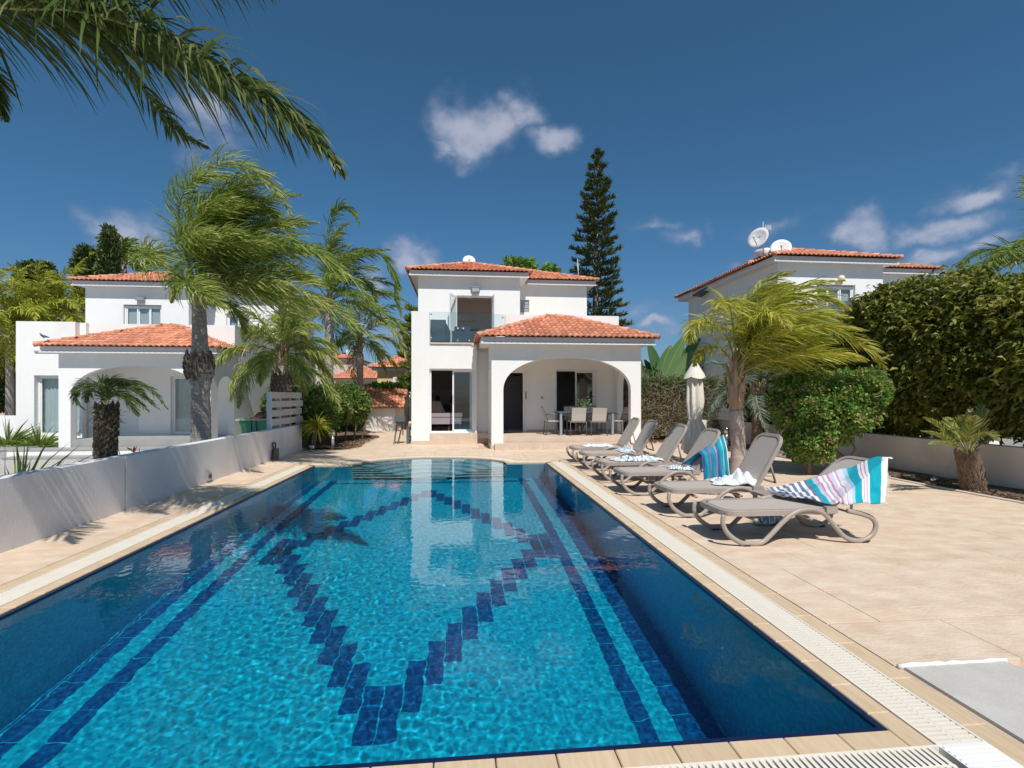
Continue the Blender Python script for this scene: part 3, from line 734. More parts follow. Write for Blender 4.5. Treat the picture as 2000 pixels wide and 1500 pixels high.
# dry leaves scattered over both beds
def litter(name, label, xr, yr, n):
    mb = MB(); P = np.stack([nr.uniform(*xr, n), nr.uniform(*yr, n), np.full(n, .055)], -1)
    strip_leaves(mb, P, nr.normal(size=(n, 3))*[1, 1, .25], np.full(n, .06), np.full(n, .014), 2, .1)
    o = mb.build(name, M_['litter']); o['kind'] = 'stuff'; tag(o, label, 'leaf litter')
litter('leaf_litter', 'brown fallen leaves covering the soil under the right hedge', (8.36, 9.0), (3, 18), 5200)
litter('leaf_litter', 'brown fallen leaves under the left shrub', (-4.6, -3.1), (15.6, 20), 2200)
litter('leaf_litter', 'fallen leaves at the foot of the brown hedge', (5.9, 8.6), (16.4, 18.5), 1800)
# ------------------------------------------------------------------ villas
TP, TR = .168, .30       # pitch and exposed length of a roof tile
def tile_profile():
    xs = np.linspace(-TP/2, TP/2, 8); z = .050*np.cos(xs/(TP/2)*math.pi/2)**.75; return xs, z
_xs, _z = tile_profile()
def one_tile():
    V = []; k = len(_xs)
    for x, z in zip(_xs, _z): V.append((x, 0, z+.030))            # lower (front) end sits on the tile below
    for x, z in zip(_xs, _z): V.append((x*.93, TR+.04, z*.93))
    for x, z in zip(_xs, _z): V.append((x*.90, .001, z*.80+.008))
    F = [(i, i+1, k+i+1, k+i) for i in range(k-1)] + [(2*k+i, 2*k+i+1, i+1, i) for i in range(k-1)]
    return np.array(V), F
_TV, _TF = one_tile()
TILE_MESH = MB().add(_TV, _TF, smooth=False).mesh('roof_tile', [M_['tile']])
def slope(e0, e1, apexes, pitch, parent, joined, individual=None, lim=10000):
    """tiles over one roof plane: eave from e0 to e1, the plane's outline in eave coordinates given by apexes"""
    e0 = Vector(e0); e1 = Vector(e1); u = (e1-e0); W = u.length; u.normalize()
    h = Vector((-u.y, u.x, 0))                                   # horizontal uphill
    w = (h*math.cos(pitch) + Vector((0, 0, 1))*math.sin(pitch)); nrm = u.cross(w)
    poly = [(0, 0), (W, 0)] + list(apexes)                        # (along eave, up the slope)
    smax = max(p[1] for p in poly)
    def span(s):
        xs = []
        for i in range(len(poly)):
            (xa, sa), (xb, sb) = poly[i], poly[(i+1) % len(poly)]
            if (sa-s)*(sb-s) <= 0 and sa != sb: xs.append(xa+(xb-xa)*(s-sa)/(sb-sa))
        return (min(xs), max(xs)) if len(xs) > 1 else (1, 0)
    Rm = Matrix((u, w, nrm)).transposed(); eul = Rm.to_euler(); Rn = np.array(Rm)
    base = MB(); base.add([tuple(e0 + u*p[0] + w*p[1] - nrm*.006) for p in poly], [tuple(range(len(poly)))]); 
    s = -.05; cnt = 0
    while s < smax:
        a, b = span(max(s+TR*.45, 0.001)); a += .02; b -= .02
        if b > a:
            n0 = math.ceil(a/TP - .5); x = (n0+.5)*TP
            while x < b + TP*.3:
                p = e0 + u*x + w*s
                if individual and cnt < lim:
                    inst('roof_tile', TILE_MESH, individual, p, (eul.x + rnd.uniform(-.01, .01), eul.y, eul.z)); cnt += 1
                else: joined.add(_TV @ Rn.T + np.array(p), _TF, 0, tint=rnd.random())
                x += TP
        s += TR
    return base, cnt
def ridge_caps(p0, p1, joined):
    p0, p1 = Vector(p0), Vector(p1); L = (p1-p0).length; n = max(1, round(L/.34)); d = (p1-p0)/n
    for i in range(n):
        a = p0 + d*i; b = a + d*1.12
        joined.tube([tuple(a+Vector((0, 0, .035))), tuple(b+Vector((0, 0, .015)))], [.088, .070], 8, tint=rnd.random())
def hip_roof(x0, x1, y0, y1, z, pitch, roof, sides='SWEN', individual=None, half_back=False, lim=300):
    """hipped roof over a rectangle; half_back: the back edge leans against a wall"""
    j = MB(); base = MB(); W, Dp = x1-x0, y1-y0; c = math.cos(pitch); tn = math.tan(pitch); tot = 0
    def add(b): base.add(np.concatenate(b.v), b.f)
    if half_back:
        hw = min(W/2, Dp); top = hw*tn
        if W/2 > Dp: ap = [(W-Dp, Dp/c), (Dp, Dp/c)]; A = (x0+Dp, y1, z+Dp*tn); B = (x1-Dp, y1, z+Dp*tn)
        else: ap = [(W/2, W/2/c)]; A = B = (x0+W/2, y0+W/2, z+W/2*tn)
        b, n = slope((x0, y0, z), (x1, y0, z), ap, pitch, roof, j, individual, lim); add(b); tot += n
        b, n = slope((x1, y0, z), (x1, y1, z), [(Dp, hw/c), (hw, hw/c)] if hw < Dp else [(Dp, Dp/c)], pitch, roof, j); add(b)
        b, n = slope((x0, y1, z), (x0, y0, z), [(Dp-hw, hw/c), (0, hw/c)] if hw < Dp else [(0, Dp/c)], pitch, roof, j); add(b)
        ridge_caps((x0, y0, z), A, j); ridge_caps((x1, y0, z), B, j)
        if A != B: ridge_caps(A, B, j)
    else:
        if W <= Dp:
            hw = W/2; A = (x0+hw, y0+hw, z+hw*tn); B = (x0+hw, y1-hw, z+hw*tn)
            fa = [(hw, hw/c)]; sa = [(Dp-hw, hw/c), (hw, hw/c)]
        else:
            hw = Dp/2; A = (x0+hw, y0+hw, z+hw*tn); B = (x1-hw, y0+hw, z+hw*tn)
            fa = [(W-hw, hw/c), (hw, hw/c)]; sa = [(hw, hw/c)]
        if 'S' in sides: b, n = slope((x0, y0, z), (x1, y0, z), fa, pitch, roof, j, individual, lim); add(b); tot += n
        if 'E' in sides: b, n = slope((x1, y0, z), (x1, y1, z), sa, pitch, roof, j); add(b)
        if 'W' in sides: b, n = slope((x0, y1, z), (x0, y0, z), sa, pitch, roof, j); add(b)
        bb = MB(); V = [(x1, y1, z), (x0, y1, z)]; 
        if W <= Dp: base.add([(x1, y1, z), (x0, y1, z), B], [(0, 1, 2)])
        else: base.add([(x1, y1, z), (x0, y1, z), A, B], [(0, 1, 2, 3)])
        ridge_caps((x0, y0, z), A, j); ridge_caps((x1, y0, z), A if W <= Dp else B, j); ridge_caps(A, B, j)
        ridge_caps((x0, y1, z), B if W <= Dp else A, j)
    base.build('roof_boards', M_['tile_base'], roof)
    j.build('tile_field', M_['tilej'], roof, kind='stuff')
    return tot
def eaves(parent, x0, x1, y0, y1, z, wall_in, back=True):
    """soffit slab and fascia under a roof edge; the fascia stands behind the tile ends"""
    mb = MB(); f = .13
    mb.box((x0+f, y0+f, z-.17), (x1-f, y0+f+.03, z-.012)); mb.box((x0+f, y0+f+.03, z-.17), (x0+f+.03, y1, z-.012)); mb.box((x1-f-.03, y0+f+.03, z-.17), (x1-f, y1, z-.012))
    mb.box((x0+f+.03, y0+f+.03, z-.165), (x1-f-.03, y1, z-.12))
    mb.box((x0+f-.022, y0+f-.022, z-.20), (x1-f+.022, y0+f+.01, z-.17)); 
    return mb.build('fascia', M_['fascia'], parent)
def arch_wall(mb, a0, a1, z0, z1, o0, o1, spring, rise, t0, t1, axis='y', n=28, sill=None):
    """a wall between t0 and t1 thick, along a, with an arched opening from o0 to o1"""
    sill = z0 if sill is None else sill; pw = 2.35
    pts = []
    c = (o0+o1)/2; r = (o1-o0)/2
    for k in range(n+1):
        u = -math.cos(math.pi*k/n); x = c + r*u; pts.append((x, spring + rise*(1-abs(u)**2.3)**(1/2.1)))
    ax = 'y' if axis == 'y' else 'x'
    mb.prism([(a0, z0), (o0, z0), (o0, z1), (a0, z1)], t0, t1, 0, ax); mb.prism([(o1, z0), (a1, z0), (a1, z1), (o1, z1)], t0, t1, 0, ax)
    if sill > z0: mb.prism([(o0, z0), (o1, z0), (o1, sill), (o0, sill)], t0, t1, 0, ax)
    for k in range(n):
        (xa, za), (xb, zb) = pts[k], pts[k+1]
        if k == 0: za = max(za, spring)
        mb.prism([(xa, za), (xb, zb), (xb, z1), (xa, z1)], t0, t1, 0, ax)
def wall_open(mb, x0, x1, z0, z1, y0, y1, ops, axis='y'):
    """wall with rectangular openings (xa, xb, za, zb)"""
    ops = sorted(ops); x = x0; ax = axis
    def bx(a, b, c, d):
        if b-a > 1e-4 and d-c > 1e-4:
            if ax == 'y': mb.box((a, y0, c), (b, y1, d))
            else: mb.box((y0, a, c), (y1, b, d))
    for xa, xb, za, zb in ops:
        bx(x, xa, z0, z1); bx(xa, xb, z0, za); bx(xa, xb, zb, z1); x = xb
    bx(x, x1, z0, z1)
def sliding(parent, name, x0, x1, z0, z1, y, open_left=False, curtain=True, leaves=2, fw=.055, glass='glass', label=None, gap=None):
    """glazed door or window: outer frame, leaves with their panes"""
    fr = MB(); fr.box((x0, y, z0), (x0+fw, y+.09, z1)); fr.box((x1-fw, y, z0), (x1, y+.09, z1)); fr.box((x0+fw, y, z1-fw), (x1-fw, y+.09, z1)); fr.box((x0+fw, y, z0), (x1-fw, y+.09, z0+fw))
    f = fr.build(name, M_['frame'], parent)
    if label: f['label'] = label
    W = (x1-x0-2*fw)/leaves
    for i in range(leaves):
        if open_left and i == 0: continue
        a = x0+fw+i*W; b = a+W; yy = y+.015+.03*(i % 2)
        lf = MB(); g = .05
        lf.box((a, yy, z0+fw), (a+g, yy+.035, z1-fw)); lf.box((b-g, yy, z0+fw), (b, yy+.035, z1-fw)); lf.box((a+g, yy, z1-fw-g), (b-g, yy+.035, z1-fw)); lf.box((a+g, yy, z0+fw), (b-g, yy+.035, z0+fw+g))
        lf.build('sash', M_['frame'], f)
        MB().box((a+g, yy+.012, z0+fw+g), (b-g, yy+.02, z1-fw-g)).build('pane', M_[glass], f)
        if open_left:
            MB().box((a+.012, yy-.02, z0+.95), (a+.03, yy, z0+1.25)).build('handle', M_['galv'], f)
    if curtain:
        mb = MB(); n = int((x1-x0)/.03); V = []
        for i in range(n+1):
            x = x0+fw+(x1-x0-2*fw)*i/n; d = .02*math.sin(i*1.3)+.01*math.sin(i*.37)
            V += [(x, y+.16+d, z0+.03), (x, y+.16+d, z1-.03)]
        mb.add(V, [(2*i, 2*i+2, 2*i+3, 2*i+1) for i in range(n)], smooth=True); mb.build('curtain', M_['curtain'], f)
    return f
def villa(label, dx, dy, dz, kind):
    v = thing('villa', label, 'house', (2+dx, 20+dy, dz))
    X = lambda x: x+dx
    Y = lambda y: y+dy
    Z = lambda z: z+dz
    def W(fn, *a, **k): return fn(*a, **k)
    main = kind == 'main'
    # shift helper: everything below is written in the main villa's coordinates
    class SB(MB):
        def mesh(s, name, mats, off=(0, 0, 0)):
            return MB.mesh(s, name, mats, (off[0]-dx, off[1]-dy, off[2]-dz))
    g0 = -.45 if not main else -.2
    wl = SB()
    # ground floor, left block
    wall_open(wl, -1.6, .52, g0, 3.28, 16.92, 17.14, [(-1.02, .47, .38, 2.49)])
    wl.box((-1.6, 17.14, g0), (-1.38, 27.8, 4.36))                 # west wall with parapet
    wl.box((-1.6, 16.92, 3.28), (-1.02, 17.14, 4.36))              # pier beside the glass
    wall_open(wl, .30, 5.45, g0, 3.28, 17.30, 17.50, [(.32, .521, g0, 2.9)] and [(1.25, 2.17, .36, 2.44), (3.23, 4.66, .36, 2.50)])
    wl.box((1.5, 17.30, 3.28), (5.45, 17.50, 4.36)); wl.box((5.25, 17.50, g0), (5.45, 27.8, 4.36))
    wl.box((-1.38, 27.6, g0), (5.25, 27.8, 4.36))
    # upper storey
    wall_open(wl, -1.66, 2.35, 3.28, 6.30, 20.30, 20.50, [(-.20, 1.28, 3.38, 5.56)])
    wl.box((-1.655, 20.5, 4.30), (-1.455, 27.4, 6.30)); wl.box((2.15, 20.5, 3.28), (2.35, 21.8, 6.30))
    if main: wall_open(wl, 2.352, 5.447, 3.28, 6.38, 21.80, 22.0, [(2.36, 2.92, 5.18, 5.72)])
    elif kind == 'left': wall_open(wl, 2.352, 5.447, 3.28, 6.38, 21.80, 22.0, [(3.2, 4.2, 3.9, 5.45)])
    else: wl.box((2.352, 21.8, 3.28), (5.447, 22.0, 6.38))
    wl.box((5.247, 22.0, 4.30), (5.447, 27.4, 6.38)); wl.box((-1.4, 27.2, 4.3), (5.2, 27.4, 6.38))
    wl.build('wall', M_['white'], v)
    slab = SB(); slab.box((-1.38, 17.12, 3.10), (5.25, 27.6, 3.279)); slab.box((-1.0, 16.88, 3.29), (.35, 17.13, 3.345)); slab.prism([(-1.38, 17.14), (.50, 17.14), (.9, 17.301), (1.5, 17.301), (1.5, 17.6), (5.25, 17.6), (5.25, 21.8), (-1.38, 21.8)], 3.281, 3.34)
    slab.prism([(.35, 16.88), (.42, 16.88), (1.0, 17.28), (.35, 17.28)], 3.25, 3.345)
    slab.build('balcony_floor', M_['stone'] if main else M_['grey_floor'], v)
    if kind != 'right':
        MB_c = SB(); MB_c.box((-1.38, 17.5, 3.05), (5.25, 24, 3.10)); MB_c.build('ceiling', M_['room_white'], v)
    # porch
    pw = SB()
    arch_wall(pw, .915, 5.53, 0 if main else -.05, 3.17, 1.27, 5.21, 1.78, .99, 15.32, 15.55)
    arch_wall(pw, 15.551, 17.299, 0 if main else -.05, 3.17, 15.80, 17.05, 1.9, .55, 5.32, 5.529, axis='x')
    arch_wall(pw, 15.551, 17.299, 0 if main else -.05, 3.17, 15.80, 17.05, 1.9, .55, .916, 1.12, axis='x')
    pw.box((1.12, 15.55, 3.0), (5.32, 17.3, 3.06))
    p = pw.build('porch_wall', M_['white'], v)
    roof = bpy.data.objects.new('porch_roof', None); COL.objects.link(roof); roof.parent = v; roof.location = (0, 0, 0)
    n = hip_roof(X(.50), X(5.95), Y(14.90), Y(17.295), Z(3.345), R(21.5), roof, individual=roof if kind != 'right' else None, half_back=True, lim=190)
    f = eaves_s(SB, roof, .50, 5.95, 14.90, 17.29, 3.345)
    ur = bpy.data.objects.new('upper_roof', None); COL.objects.link(ur); ur.parent = v
    hip_roof(X(-2.07), X(2.76), Y(19.89), Y(26.2), Z(6.46), R(20), ur)
    hip_roof(X(-2.05), X(5.86), Y(21.39), Y(28.1), Z(6.53), R(20), ur, sides='SE' if kind != 'right' else 'SEW')
    eaves_s(SB, ur, -2.07, 2.76, 19.89, 27.9, 6.46); eaves_s(SB, ur, -2.05, 5.86, 21.39, 27.95, 6.53)
    sk = SB()
    m_st = M_['step'] if main else M_['grey_floor']
    # floors and steps
    fl = SB(); fl.box((1.121, 15.40, g0), (5.319, 17.3, .36)); fl.box((.93, 15.56, g0), (1.121, 17.3, .358)); fl.box((5.319, 15.56, g0), (5.525, 17.3, .358)); fl.build('porch_floor', M_['stone'] if main else M_['grey_floor'], v)
    if main:
        for i in range(6):
            a = 1.0+i*.72; b = min(a+.716, 5.3); SB().box((a, 14.98, -.1), (b, 15.318, .18)).build('step_tile', M_['step'], v)
        for i in range(3): 
            a = -1.02+i*.4967; SB().box((a, 16.885, -.1), (a+.494, 17.2, .19)).build('step_tile', M_['step'], v); SB().box((a, 16.90, .192), (a+.494, 17.2, .375)).build('step_tile', M_['step'], v)
        for a_, b_ in (((.895, 15.30, -.1), (1.29, 15.319, .13)), ((.895, 15.32, -.1), (.914, 17.28, .13)), ((-1.62, 16.90, -.1), (-1.022, 16.919, .13)), ((5.19, 15.30, -.1), (5.55, 15.319, .13)), ((.47, 16.90, -.1), (.54, 16.919, .40)), ((.54, 17.28, -.1), (.894, 17.299, .16)), ((2.22, 17.285, .36), (3.2, 17.299, .45)), ((4.7, 17.285, .36), (5.3, 17.299, .45))): SB().box(a_, b_).build('skirting', M_['step'], v)
    else:
        sk.box((1.10, 15.50, .0), (1.135, 17.28, .45)) if False else None
        tb = SB(); tb.box((-4.5, 14.2, g0), (.0, 16.919, .10)); tb.box((0.0, 14.6, g0), (6.6, 15.319, .10)); tb.build('terrace_plinth', M_['white'], v)
        tf = SB(); tf.box((-4.52, 14.18, .101), (0.0, 16.9, .135)); tf.box((0.0, 14.58, .101), (6.62, 15.318, .134)); tf.build('terrace_floor', M_['grey_floor'], v)
        st = SB(); st.box((.2, 14.15, g0), (6.0, 14.579, -.08)); st.build('terrace_step', M_['white'], v); st = SB(); st.box((.18, 14.12, -.079), (6.02, 14.578, -.045)); st.build('step_edge', M_['grey_floor'], v)
    # glazing
    if main:
        S = lambda *a, **k: sliding(v, *a, **k)
        S('sliding_door', -1.02, .47, .38, 2.49, 17.02, open_left=True, curtain=False, label='ground floor sliding door standing half open')
        S('sliding_door', 3.23, 4.66, .37, 2.50, 17.38, open_left=True, curtain=False, label='sliding patio door behind the dining table')
        # entrance: open frame
        fr = SB(); fr.box((1.25, 17.33, .36), (1.31, 17.44, 2.44)); fr.box((2.11, 17.33, .36), (2.17, 17.44, 2.44)); fr.box((1.31, 17.33, 2.38), (2.11, 17.44, 2.44)); fr.build('entrance_frame', M_['frame'], v)
        dl = SB(); dl.box((2.05, 16.47, .40), (2.11, 17.32, 2.40)) if False else dl.box((2.176, 17.22, .40), (2.215, 17.30, 2.42)); dl.build('entrance_leaf', M_['frame'], v)
        SB().box((2.18, 17.19, 1.48), (2.21, 17.22, 1.74)).build('door_handle', M_['black'], v)
        SB().box((2.72, 17.28, 1.50), (2.80, 17.30, 1.58)).build('light_switch', M_['galv'], v)
        SB().box((1.35, 16.9, .361), (2.05, 17.25, .375)).build('doormat', M_['mat'], v)
        # upper window with both casements folded outward
        f = sliding(v, 'balcony_door', -.20, 1.28, 3.38, 5.56, 20.34, open_left=False, curtain=False, leaves=0 or 1, glass='rail_glass') if False else None
        fb = SB(); fb.box((-.20, 20.34, 3.38), (-.14, 20.43, 5.56)); fb.box((1.22, 20.34, 3.38), (1.28, 20.43, 5.56)); fb.box((-.14, 20.34, 5.50), (1.22, 20.43, 5.56)); fb = fb.build('balcony_door', M_['frame'], v)
        for hx, ax, ln in ((-.16, R(112), .70), (1.24, R(86), .70)):
            c, s = math.cos(ax), math.sin(ax)
            def leaf(u, z): return (hx + c*u, 20.33 - s*u, z)
            lf = SB()
            for (u0, u1, za, zb) in ((0, .06, 3.42, 5.52), (ln-.06, ln, 3.42, 5.52), (.06, ln-.06, 5.45, 5.52), (.06, ln-.06, 3.42, 3.49)):
                a = leaf(u0, za); b = leaf(u1, zb); nx, ny = s*.022, c*.022
                lf.add([(a[0]-nx, a[1]-ny, za), (b[0]-nx, b[1]-ny, za), (b[0]+nx, b[1]+ny, za), (a[0]+nx, a[1]+ny, za), (a[0]-nx, a[1]-ny, zb), (b[0]-nx, b[1]-ny, zb), (b[0]+nx, b[1]+ny, zb), (a[0]+nx, a[1]+ny, zb)], [(0, 3, 2, 1), (4, 5, 6, 7), (0, 1, 5, 4), (1, 2, 6, 5), (2, 3, 7, 6), (3, 0, 4, 7)])
            lf.build('casement', M_['frame'], fb)
            a = leaf(.06, 3.49); b = leaf(ln-.06, 3.49); SB().add([a, b, (b[0], b[1], 5.45), (a[0], a[1], 5.45)], [(0, 1, 2, 3)]).build('pane', M_['glass'], fb)
        # glass blocks
        gb = SB(); gb.box((2.36, 21.90, 5.18), (2.92, 21.98, 5.72)); gb = gb.build('glass_block_window', M_['frame'], v)
        for i in range(2):
            for jx in range(3): SB().box((2.375+i*.275, 21.86, 5.19+jx*.177), (2.375+i*.275+.25, 21.91, 5.19+jx*.177+.155)).build('pane', M_['galv'], gb)
        lp = SB(); lp.box((.44, 20.16, 5.70), (.72, 20.298, 5.86)); lp.box((.40, 20.14, 5.86), (.76, 20.298, 5.885)); lp.build('floodlight', M_['galv'], v)
        # balustrade
        bl = SB(); bl.box((-1.0, 16.98, 3.36), (.33, 16.992, 4.36)); bl = bl.build('balustrade', M_['rail_glass'], v)
        SB().add([(.34, 16.99, 3.36), (1.46, 17.33, 3.36), (1.46, 17.33, 4.36), (.34, 16.99, 4.36), (.34, 17.0, 3.36), (1.46, 17.342, 3.36), (1.46, 17.342, 4.36), (.34, 17.0, 4.36)], [(0, 1, 2, 3), (7, 6, 5, 4), (0, 4, 5, 1), (3, 2, 6, 7)]).build('pane', M_['rail_glass'], bl)
        for x, y, z in ((-.97, 16.97, 4.28), (-.97, 16.97, 3.5), (-.1, 16.97, 3.42), (1.42, 17.3, 4.26), (.28, 16.97, 3.42)): SB().tube([(x, y-.03, z), (x, y+.06, z)], .028, 10).build('glass_clamp', M_['galv'], bl)
        # rooms
        rm = SB(); rm.box((-1.38, 22.6, .36), (5.25, 22.7, 3.05)); rm.box((.62, 17.5, .36), (.72, 20.5, 3.05)); rm.box((2.35, 17.5, .36), (2.45, 22.6, 3.05)); rm.box((5.15, 17.5, .36), (5.248, 22.6, 3.05)); rm.build('room_wall', M_['room_dark'], v)
        rf = SB(); rf.box((-1.38, 17.15, .30), (5.25, 22.6, .358)); rf.build('room_floor', M_['stone'], v)
        gd = SB(); gd.box((1.50, 19.4, .36), (2.3, 19.46, 2.35)); gd.build('inner_door', M_['grey_door'], v)
        r2 = SB(); r2.box((-1.4, 24.2, 3.34), (2.15, 24.3, 6.2)); r2.box((-1.45, 20.5, 5.98), (2.15, 24.2, 6.05)); r2.box((1.85, 20.5, 3.34), (1.95, 24.2, 5.98)); r2.box((-1.4, 20.5, 3.34), (-1.3, 24.2, 5.98)); r2.build('bedroom_wall', M_['room'], v)
        ac = SB(); ac.box((-.35, 23.95, 5.10), (.65, 24.18, 5.38)); ac.build('air_conditioner', M_['room_white'], v)
        for x in (-.35, .45): SB().box((x, 24.15, 4.30), (x+.45, 24.19, 4.72)).build('wall_picture', M_['taupe_p'], v)
        SB().lathe([(.02, .14), (.2, .1), (.26, .02), (.02, 0)], (.3, 22.4, 5.84), 16).build('ceiling_lamp', M_['lampglow'], v)
    else:
        m = lambda f: f
        def SL(name, x0, x1, z0, z1, y, **k):
            return sliding(v, name, X(x0), X(x1), Z(z0), Z(z1), Y(y), **k)
        SL('sliding_door', -1.02, .47, .38, 2.49, 17.10, curtain=True, leaves=2)
        SL('sliding_door', 3.23, 4.66, .37, 2.50, 17.40, curtain=True, leaves=2)
        fr = SB(); fr.box((1.25, 17.38, .36), (2.17, 17.44, 2.44)); d = fr.build('front_door', M_['frame'], v)
        dp = SB(); 
        for z0, z1 in ((.55, 1.25), (1.45, 2.3)): dp.box((1.36, 17.365, z0), (2.06, 17.381, z1))
        dp.build('door_panel', M_['fascia'], d)
        bx = SB(); bx.box((-1.3, 20.5, 3.4), (2.15, 20.7, 6.2)); bx.box((.3, 18.6, .3), (.4, 18.7, .4)); bx.build('blackout_wall', M_['room'], v)
        SL('casement_window', -.20, 1.28, 4.22 if kind == 'left' else 4.4, 5.52, 20.40, curtain=True, leaves=3)
        fill = SB(); fill.box((-.20, 20.36, 3.38), (1.28, 20.499, 4.215 if kind == 'left' else 4.395)); fill.build('wall_infill', M_['white'], v)
        pr = SB(); pr.box((-1.02, 16.92, 3.281), (.30, 17.14, 4.36)); pr.box((.30, 17.30, 3.281), (1.5, 17.5, 4.36)); pr.box((.30, 17.14, 3.281), (.50, 17.30, 4.36)); pr.build('parapet', M_['white'], v)
        lp = SB()
        if kind == 'left': lp.box((.34, 20.14, 5.72), (.66, 20.298, 5.86)); lp.build('floodlight', M_['galv'], v); SL('casement_window', 3.2, 4.2, 3.9, 5.45, 21.9, curtain=True, leaves=2)
        else: lp.lathe([(.01, 0), (.09, .03), (.12, .12), (.09, .21), (.01, .24)], (.62, 20.14, 5.62), 12); lp.box((.56, 20.15, 5.55), (.68, 20.298, 5.64)); lp.build('wall_lamp', M_['lampglow'], v)
    return v
def eaves_s(SB, parent, x0, x1, y0, y1, z):
    mb = SB(); f = .105
    mb.box((x0+f, y0+f, z-.17), (x1-f, y0+f+.03, z-.010)); mb.box((x0+f, y0+f+.031, z-.17), (x0+f+.03, y1, z-.010)); mb.box((x1-f-.03, y0+f+.031, z-.17), (x1-f, y1, z-.010))
    mb.box((x0+f+.031, y0+f+.031, z-.165), (x1-f-.031, y1, z-.12))
    mb.box((x0+f-.024, y0+f-.024, z-.215), (x1-f+.024, y0+f+.012, z-.171))
    return mb.build('fascia', M_['fascia'], parent)
vm_ = villa('two storey white villa with tiled porch at the head of the pool', 0, 0, 0, 'main')
vl_ = villa('white neighbouring villa on the left behind the boundary wall', -13.69, 2.38, -.18, 'left')
vr_ = villa('white villa with solar heater on its roof behind the right hedge', 12.76, -3.3, 0.0, 'right')
# ------------------------------------------------------------------ sun loungers
def rpanel(mb, x0, x1, w, r0, r1, z0, z1, mi=0):
    """flat panel along x with rounded corners at either end"""
    pts = []
    def corner(cx, cyy, r, a0):
        for k in range(6): a = a0 + math.pi/2*k/5; pts.append((cx + r*math.cos(a), cyy + r*math.sin(a)))
    h = w/2
    corner(x1-r1, h-r1, r1, 0); corner(x0+r0, h-r0, r0, math.pi/2); corner(x0+r0, -h+r0, r0, math.pi); corner(x1-r1, -h+r1, r1, 3*math.pi/2)
    mb.prism(pts, z0, z1, mi); return mb
def rring(mb, x0, x1, w, r0, r1, t, z0, z1, mi=0):
    def outline(g):
        pts = []; h = w/2-g; a0_, a1_ = x0+g, x1-g; q0, q1 = max(r0-g, .01), max(r1-g, .01)
        for cx, cyy, r, s in ((a1_-q1, h-q1, q1, 0), (a0_+q0, h-q0, q0, 1), (a0_+q0, -h+q0, q0, 2), (a1_-q1, -h+q1, q1, 3)):
            for k in range(6): a = math.pi/2*(s+k/5); pts.append((cx + r*math.cos(a), cyy + r*math.sin(a)))
        return pts
    e = .006
    loops = [(0, z0), (0, z1-e), (e, z1), (t-e, z1), (t, z1-e), (t, z0)]; V = []; n = 24
    for g, z in loops: V += [(p[0], p[1], z) for p in outline(g)]
    F = []
    for l in range(6):
        m = (l+1) % 6
        for i in range(n): F.append((l*n+i, l*n+(i+1) % n, m*n+(i+1) % n, m*n+i))
    mb.add(V, F, mi); return mb
LEG = [(350, 600), (342, 680), (395, 780), (510, 858), (600, 884), (690, 872), (760, 812), (900, 665), (1000, 585), (1090, 550), (1200, 550), (1290, 592), (1380, 700), (1470, 800), (1560, 848), (1645, 845), (1730, 785), (1765, 700), (1730, 632), (1640, 592), (1500, 560)]
def leg_pts():
    out = []
    for zx, zy in LEG:
        X_, Z_ = ony(1340+zx/4.762, 880+zy/4.762, 5.17); out.append((X_-2.72, max(Z_, .028)))
    return out
LP = leg_pts()
def smooth_path(pts, n):
    c = np.array(pts); m = len(c)-1; o = []
    for i in range(n+1):
        u = i/n*m; k = min(int(u), m-1); f = u-k
        p0, p1, p2, p3 = c[max(k-1, 0)], c[k], c[k+1], c[min(k+2, m)]
        o.append(.5*((2*p1)+(-p0+p2)*f+(2*p0-5*p1+4*p2-p3)*f*f+(-p0+3*p1-3*p2+p3)*f**3))
    return o
